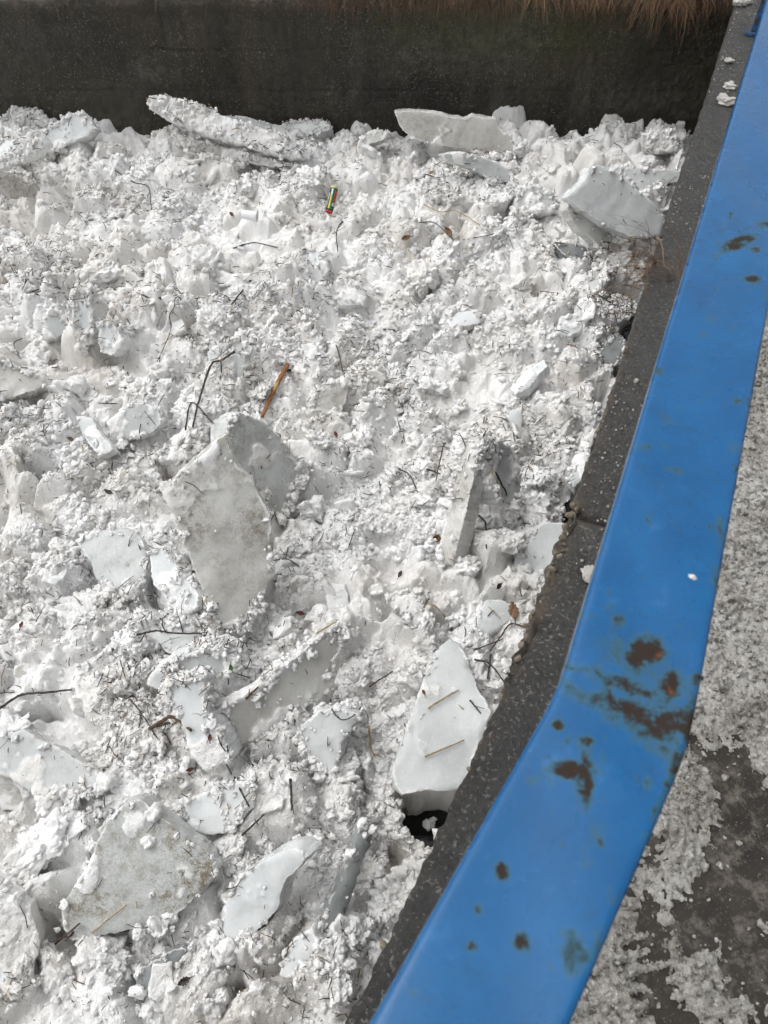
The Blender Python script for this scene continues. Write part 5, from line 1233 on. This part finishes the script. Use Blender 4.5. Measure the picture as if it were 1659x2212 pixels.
for S in SLABS:                                           # slush heaped along the buried lower edge of each slab
    xx, yy = S['xy']; k = np.nonzero(S['edge'] < 1e-6)[0]
    p = S['q'] + xx[k][:, None] * S['e'][0] + yy[k][:, None] * S['e'][1]
    hgt = p[:, 2] - zlow(p[:, 0], p[:, 1])
    crest = p[hgt > hgt.min() + 0.72 * (hgt.max() - hgt.min())]
    if S['frost'] > .25 and len(crest):                   # snow left on the upper rim
        cr = np.repeat(crest, 4, 0) + RNG.normal(0, .009, (len(crest) * 4, 3)) - S['n'] * (S['th'] * RNG.uniform(0, .8, (len(crest) * 4, 1)))
        pos.append(cr); scl.append(np.clip(0.005 * RNG.pareto(2.0, len(cr)) + .005, .005, .02))
    p = p[hgt < 0.06 + 0.30 * (hgt.max() - hgt.min())]
    if not len(p): continue
    p = np.repeat(p, 5, 0); g = RNG.normal(0, 1, p.shape) * np.array([.022, .022, .012]); rr = np.clip(0.006 * RNG.pareto(1.8, len(p)) + .006, .006, .032)
    p = p + g; p[:, 2] = np.maximum(p[:, 2] - 0.014, terrain(p[:, 0], p[:, 1]))
    k2 = (fbm(p[:, 0] * 6, p[:, 1] * 6, 811, 2) > -0.15) & (rel_at(p[:, 0], p[:, 1]) > -0.05)
    pos.append(p[k2]); scl.append(rr[k2])
bi = RNG.permutation(len(BORDER[0]))[:len(BORDER[0]) // 5]              # broken rim of the open gaps
p = np.stack([TX[BORDER][bi], TY[BORDER][bi], TZ[BORDER][bi]], 1) + RNG.normal(0, .006, (len(bi), 3))
pos.append(p); scl.append(np.clip(0.006 * RNG.pareto(2.0, len(p)) + .006, .006, .024))
bpy.context.view_layer.update()
for o in LUMPS:                                           # crumbs frozen onto the lumps
    me = o.data; co = np.empty(len(me.vertices) * 3, np.float32); me.vertices.foreach_get('co', co); co = co.reshape(-1, 3)
    mw = np.array(o.matrix_world); w_ = co @ mw[:3, :3].T + mw[:3, 3]
    c_ = np.nonzero(w_[:, 2] > mw[2, 3] - 0.1 * o.scale.z)[0]; c_ = RNG.choice(c_, 70)
    pos.append(w_[c_]); scl.append(np.clip(0.003 * RNG.pareto(1.8, 70) + .0035, .0035, .016))
P = np.concatenate(pos); R = np.concatenate(scl)
CP_ = np.array([p[:] for p, r_ in CLEAR]); CR_ = np.array([r_ for p, r_ in CLEAR])
keep = np.ones(len(P), bool)
order_ = np.argsort(P[:, 1]); Ps = P[order_]
for p, r_ in zip(CP_, CR_):
    i0, i1 = np.searchsorted(Ps[:, 1], (p[1] - r_ - .05, p[1] + r_ + .05))
    idx_ = order_[i0:i1]; d_ = np.linalg.norm(P[idx_] - p, axis=1)
    keep[idx_[d_ < r_ + R[idx_] * 1.1]] = False
P, R = P[keep], R[keep]
n_ = len(P)
o = scatter('snow_crumbs', P, R[:, None] * RNG.uniform(0.7, 1.35, (n_, 3)), RNG.uniform(0, 6.28, (n_, 3)), RNG.integers(0, len(small), n_), small, M['snow'])
tag(o, 'loose white snow crumbs lying all over the jammed ice', 'snow crumbs', kind='stuff')


# ------------------------------------------------------------------ fine litter (needles, twig scraps): nobody could count it
Vs, Qs, Ts, tone = [], [], [], []; off = 0
GXn = np.gradient(TZ, axis=1) / np.maximum(np.gradient(TX, axis=1), 1e-4); GYn = np.gradient(TZ, axis=0) / np.gradient(TY, axis=0)
ok = (REL > -0.04) & (TX < xr[:, None] - .07) & (sf[None] >= 0) & (TY > .1)
for S in SLABS: 
    pp = S['poly']; m = (TX > min(p[0] for p in pp)) & (TX < max(p[0] for p in pp)) & (TY > min(p[1] for p in pp)) & (TY < max(p[1] for p in pp))
    if m.any(): k_ = ok[m]; k_ &= ~inside(pp, TX[m], TY[m]); ok[m] = k_
ri, ci_ = np.nonzero(ok & (RNG.uniform(0, 1, TX.shape) < 0.06 * np.clip(0.5 + 1.2 * fbm(TX * 1.3, TY * 1.3, 701, 3), 0.03, 1) * (0.4 + 0.12 * TY)))
sel = RNG.permutation(len(ri))[:2500]; ri, ci_ = ri[sel], ci_[sel]
LP = [(Vector((TX[i, j], TY[i, j], TZ[i, j])), Vector((-np.clip(GXn[i, j], -1, 1), -np.clip(GYn[i, j], -1, 1), 1)).normalized()) for i, j in zip(ri, ci_)]
cs = RNG.permutation(np.nonzero((R > .0055) & (P[:, 1] > .1))[0])
cs = cs[RNG.uniform(0, 1, len(cs)) < np.clip(0.5 + 1.3 * fbm(P[cs, 0] * 1.3, P[cs, 1] * 1.3, 701, 3), 0.05, 1)][:15000]
for i in cs: LP.append((Vector(P[i]) + Vector((0, -.35 * R[i], R[i] * 1.0)), Vector((random.gauss(0, .4), random.gauss(-.3, .4), 1)).normalized()))
for S in SLABS:
    xx, yy = S['xy']; k_ = np.nonzero(RNG.uniform(0, 1, len(xx)) < 0.0035 + .004 * S['frost'])[0]
    for i in k_: LP.append((Vector(S['q'] + xx[i] * S['e'][0] + yy[i] * S['e'][1] + S['disp'][i] * S['n']), Vector(S['n'])))
for loc, nrm in LP:
    t1 = Vector((random.gauss(0, 1), random.gauss(0, 1), random.gauss(0, .5))); t1 = (t1 - nrm * t1.dot(nrm) * 0.8).normalized()
    short = random.random() < 0.62
    L = random.uniform(.006, .022) if short else min(.10, random.lognormvariate(-3.3, .5)); rr = random.uniform(.0014, .0030) * (.75 if short else 1) * min(1, .62 + .12 * loc.y)
    nrm = (nrm + Vector((0, 0, 1))).normalized()
    a = loc - t1 * L * .5 + nrm * (rr * 1.4 + .004); b = loc + t1 * L * .5 + nrm * (rr * 1.4 + .004 + L * random.uniform(0, .2)); m_ = (a + b) / 2 + Vector((random.gauss(0, 1), random.gauss(0, 1), 1)) * L * .06
    V, q, t3 = tube([a, m_, b], [rr, rr * 1.1, rr * .7], 4)
    Vs.append(V); Qs.append(np.array(q) + off); Ts.append(np.array(t3) + off); tone += [random.choice((0, 0.1, .2, .3, .5, .55, .8, 1.0) if not short else (0, .1, .2, .6, .8))] * len(V); off += len(V)
tag(add('fine_litter', mesh_np('fine_litter', np.vstack(Vs), [np.vstack(Qs), np.vstack(Ts)], {'tone': tone}), M['debris']), 'dark needles and twig scraps strewn over the slush', 'litter', kind='stuff')
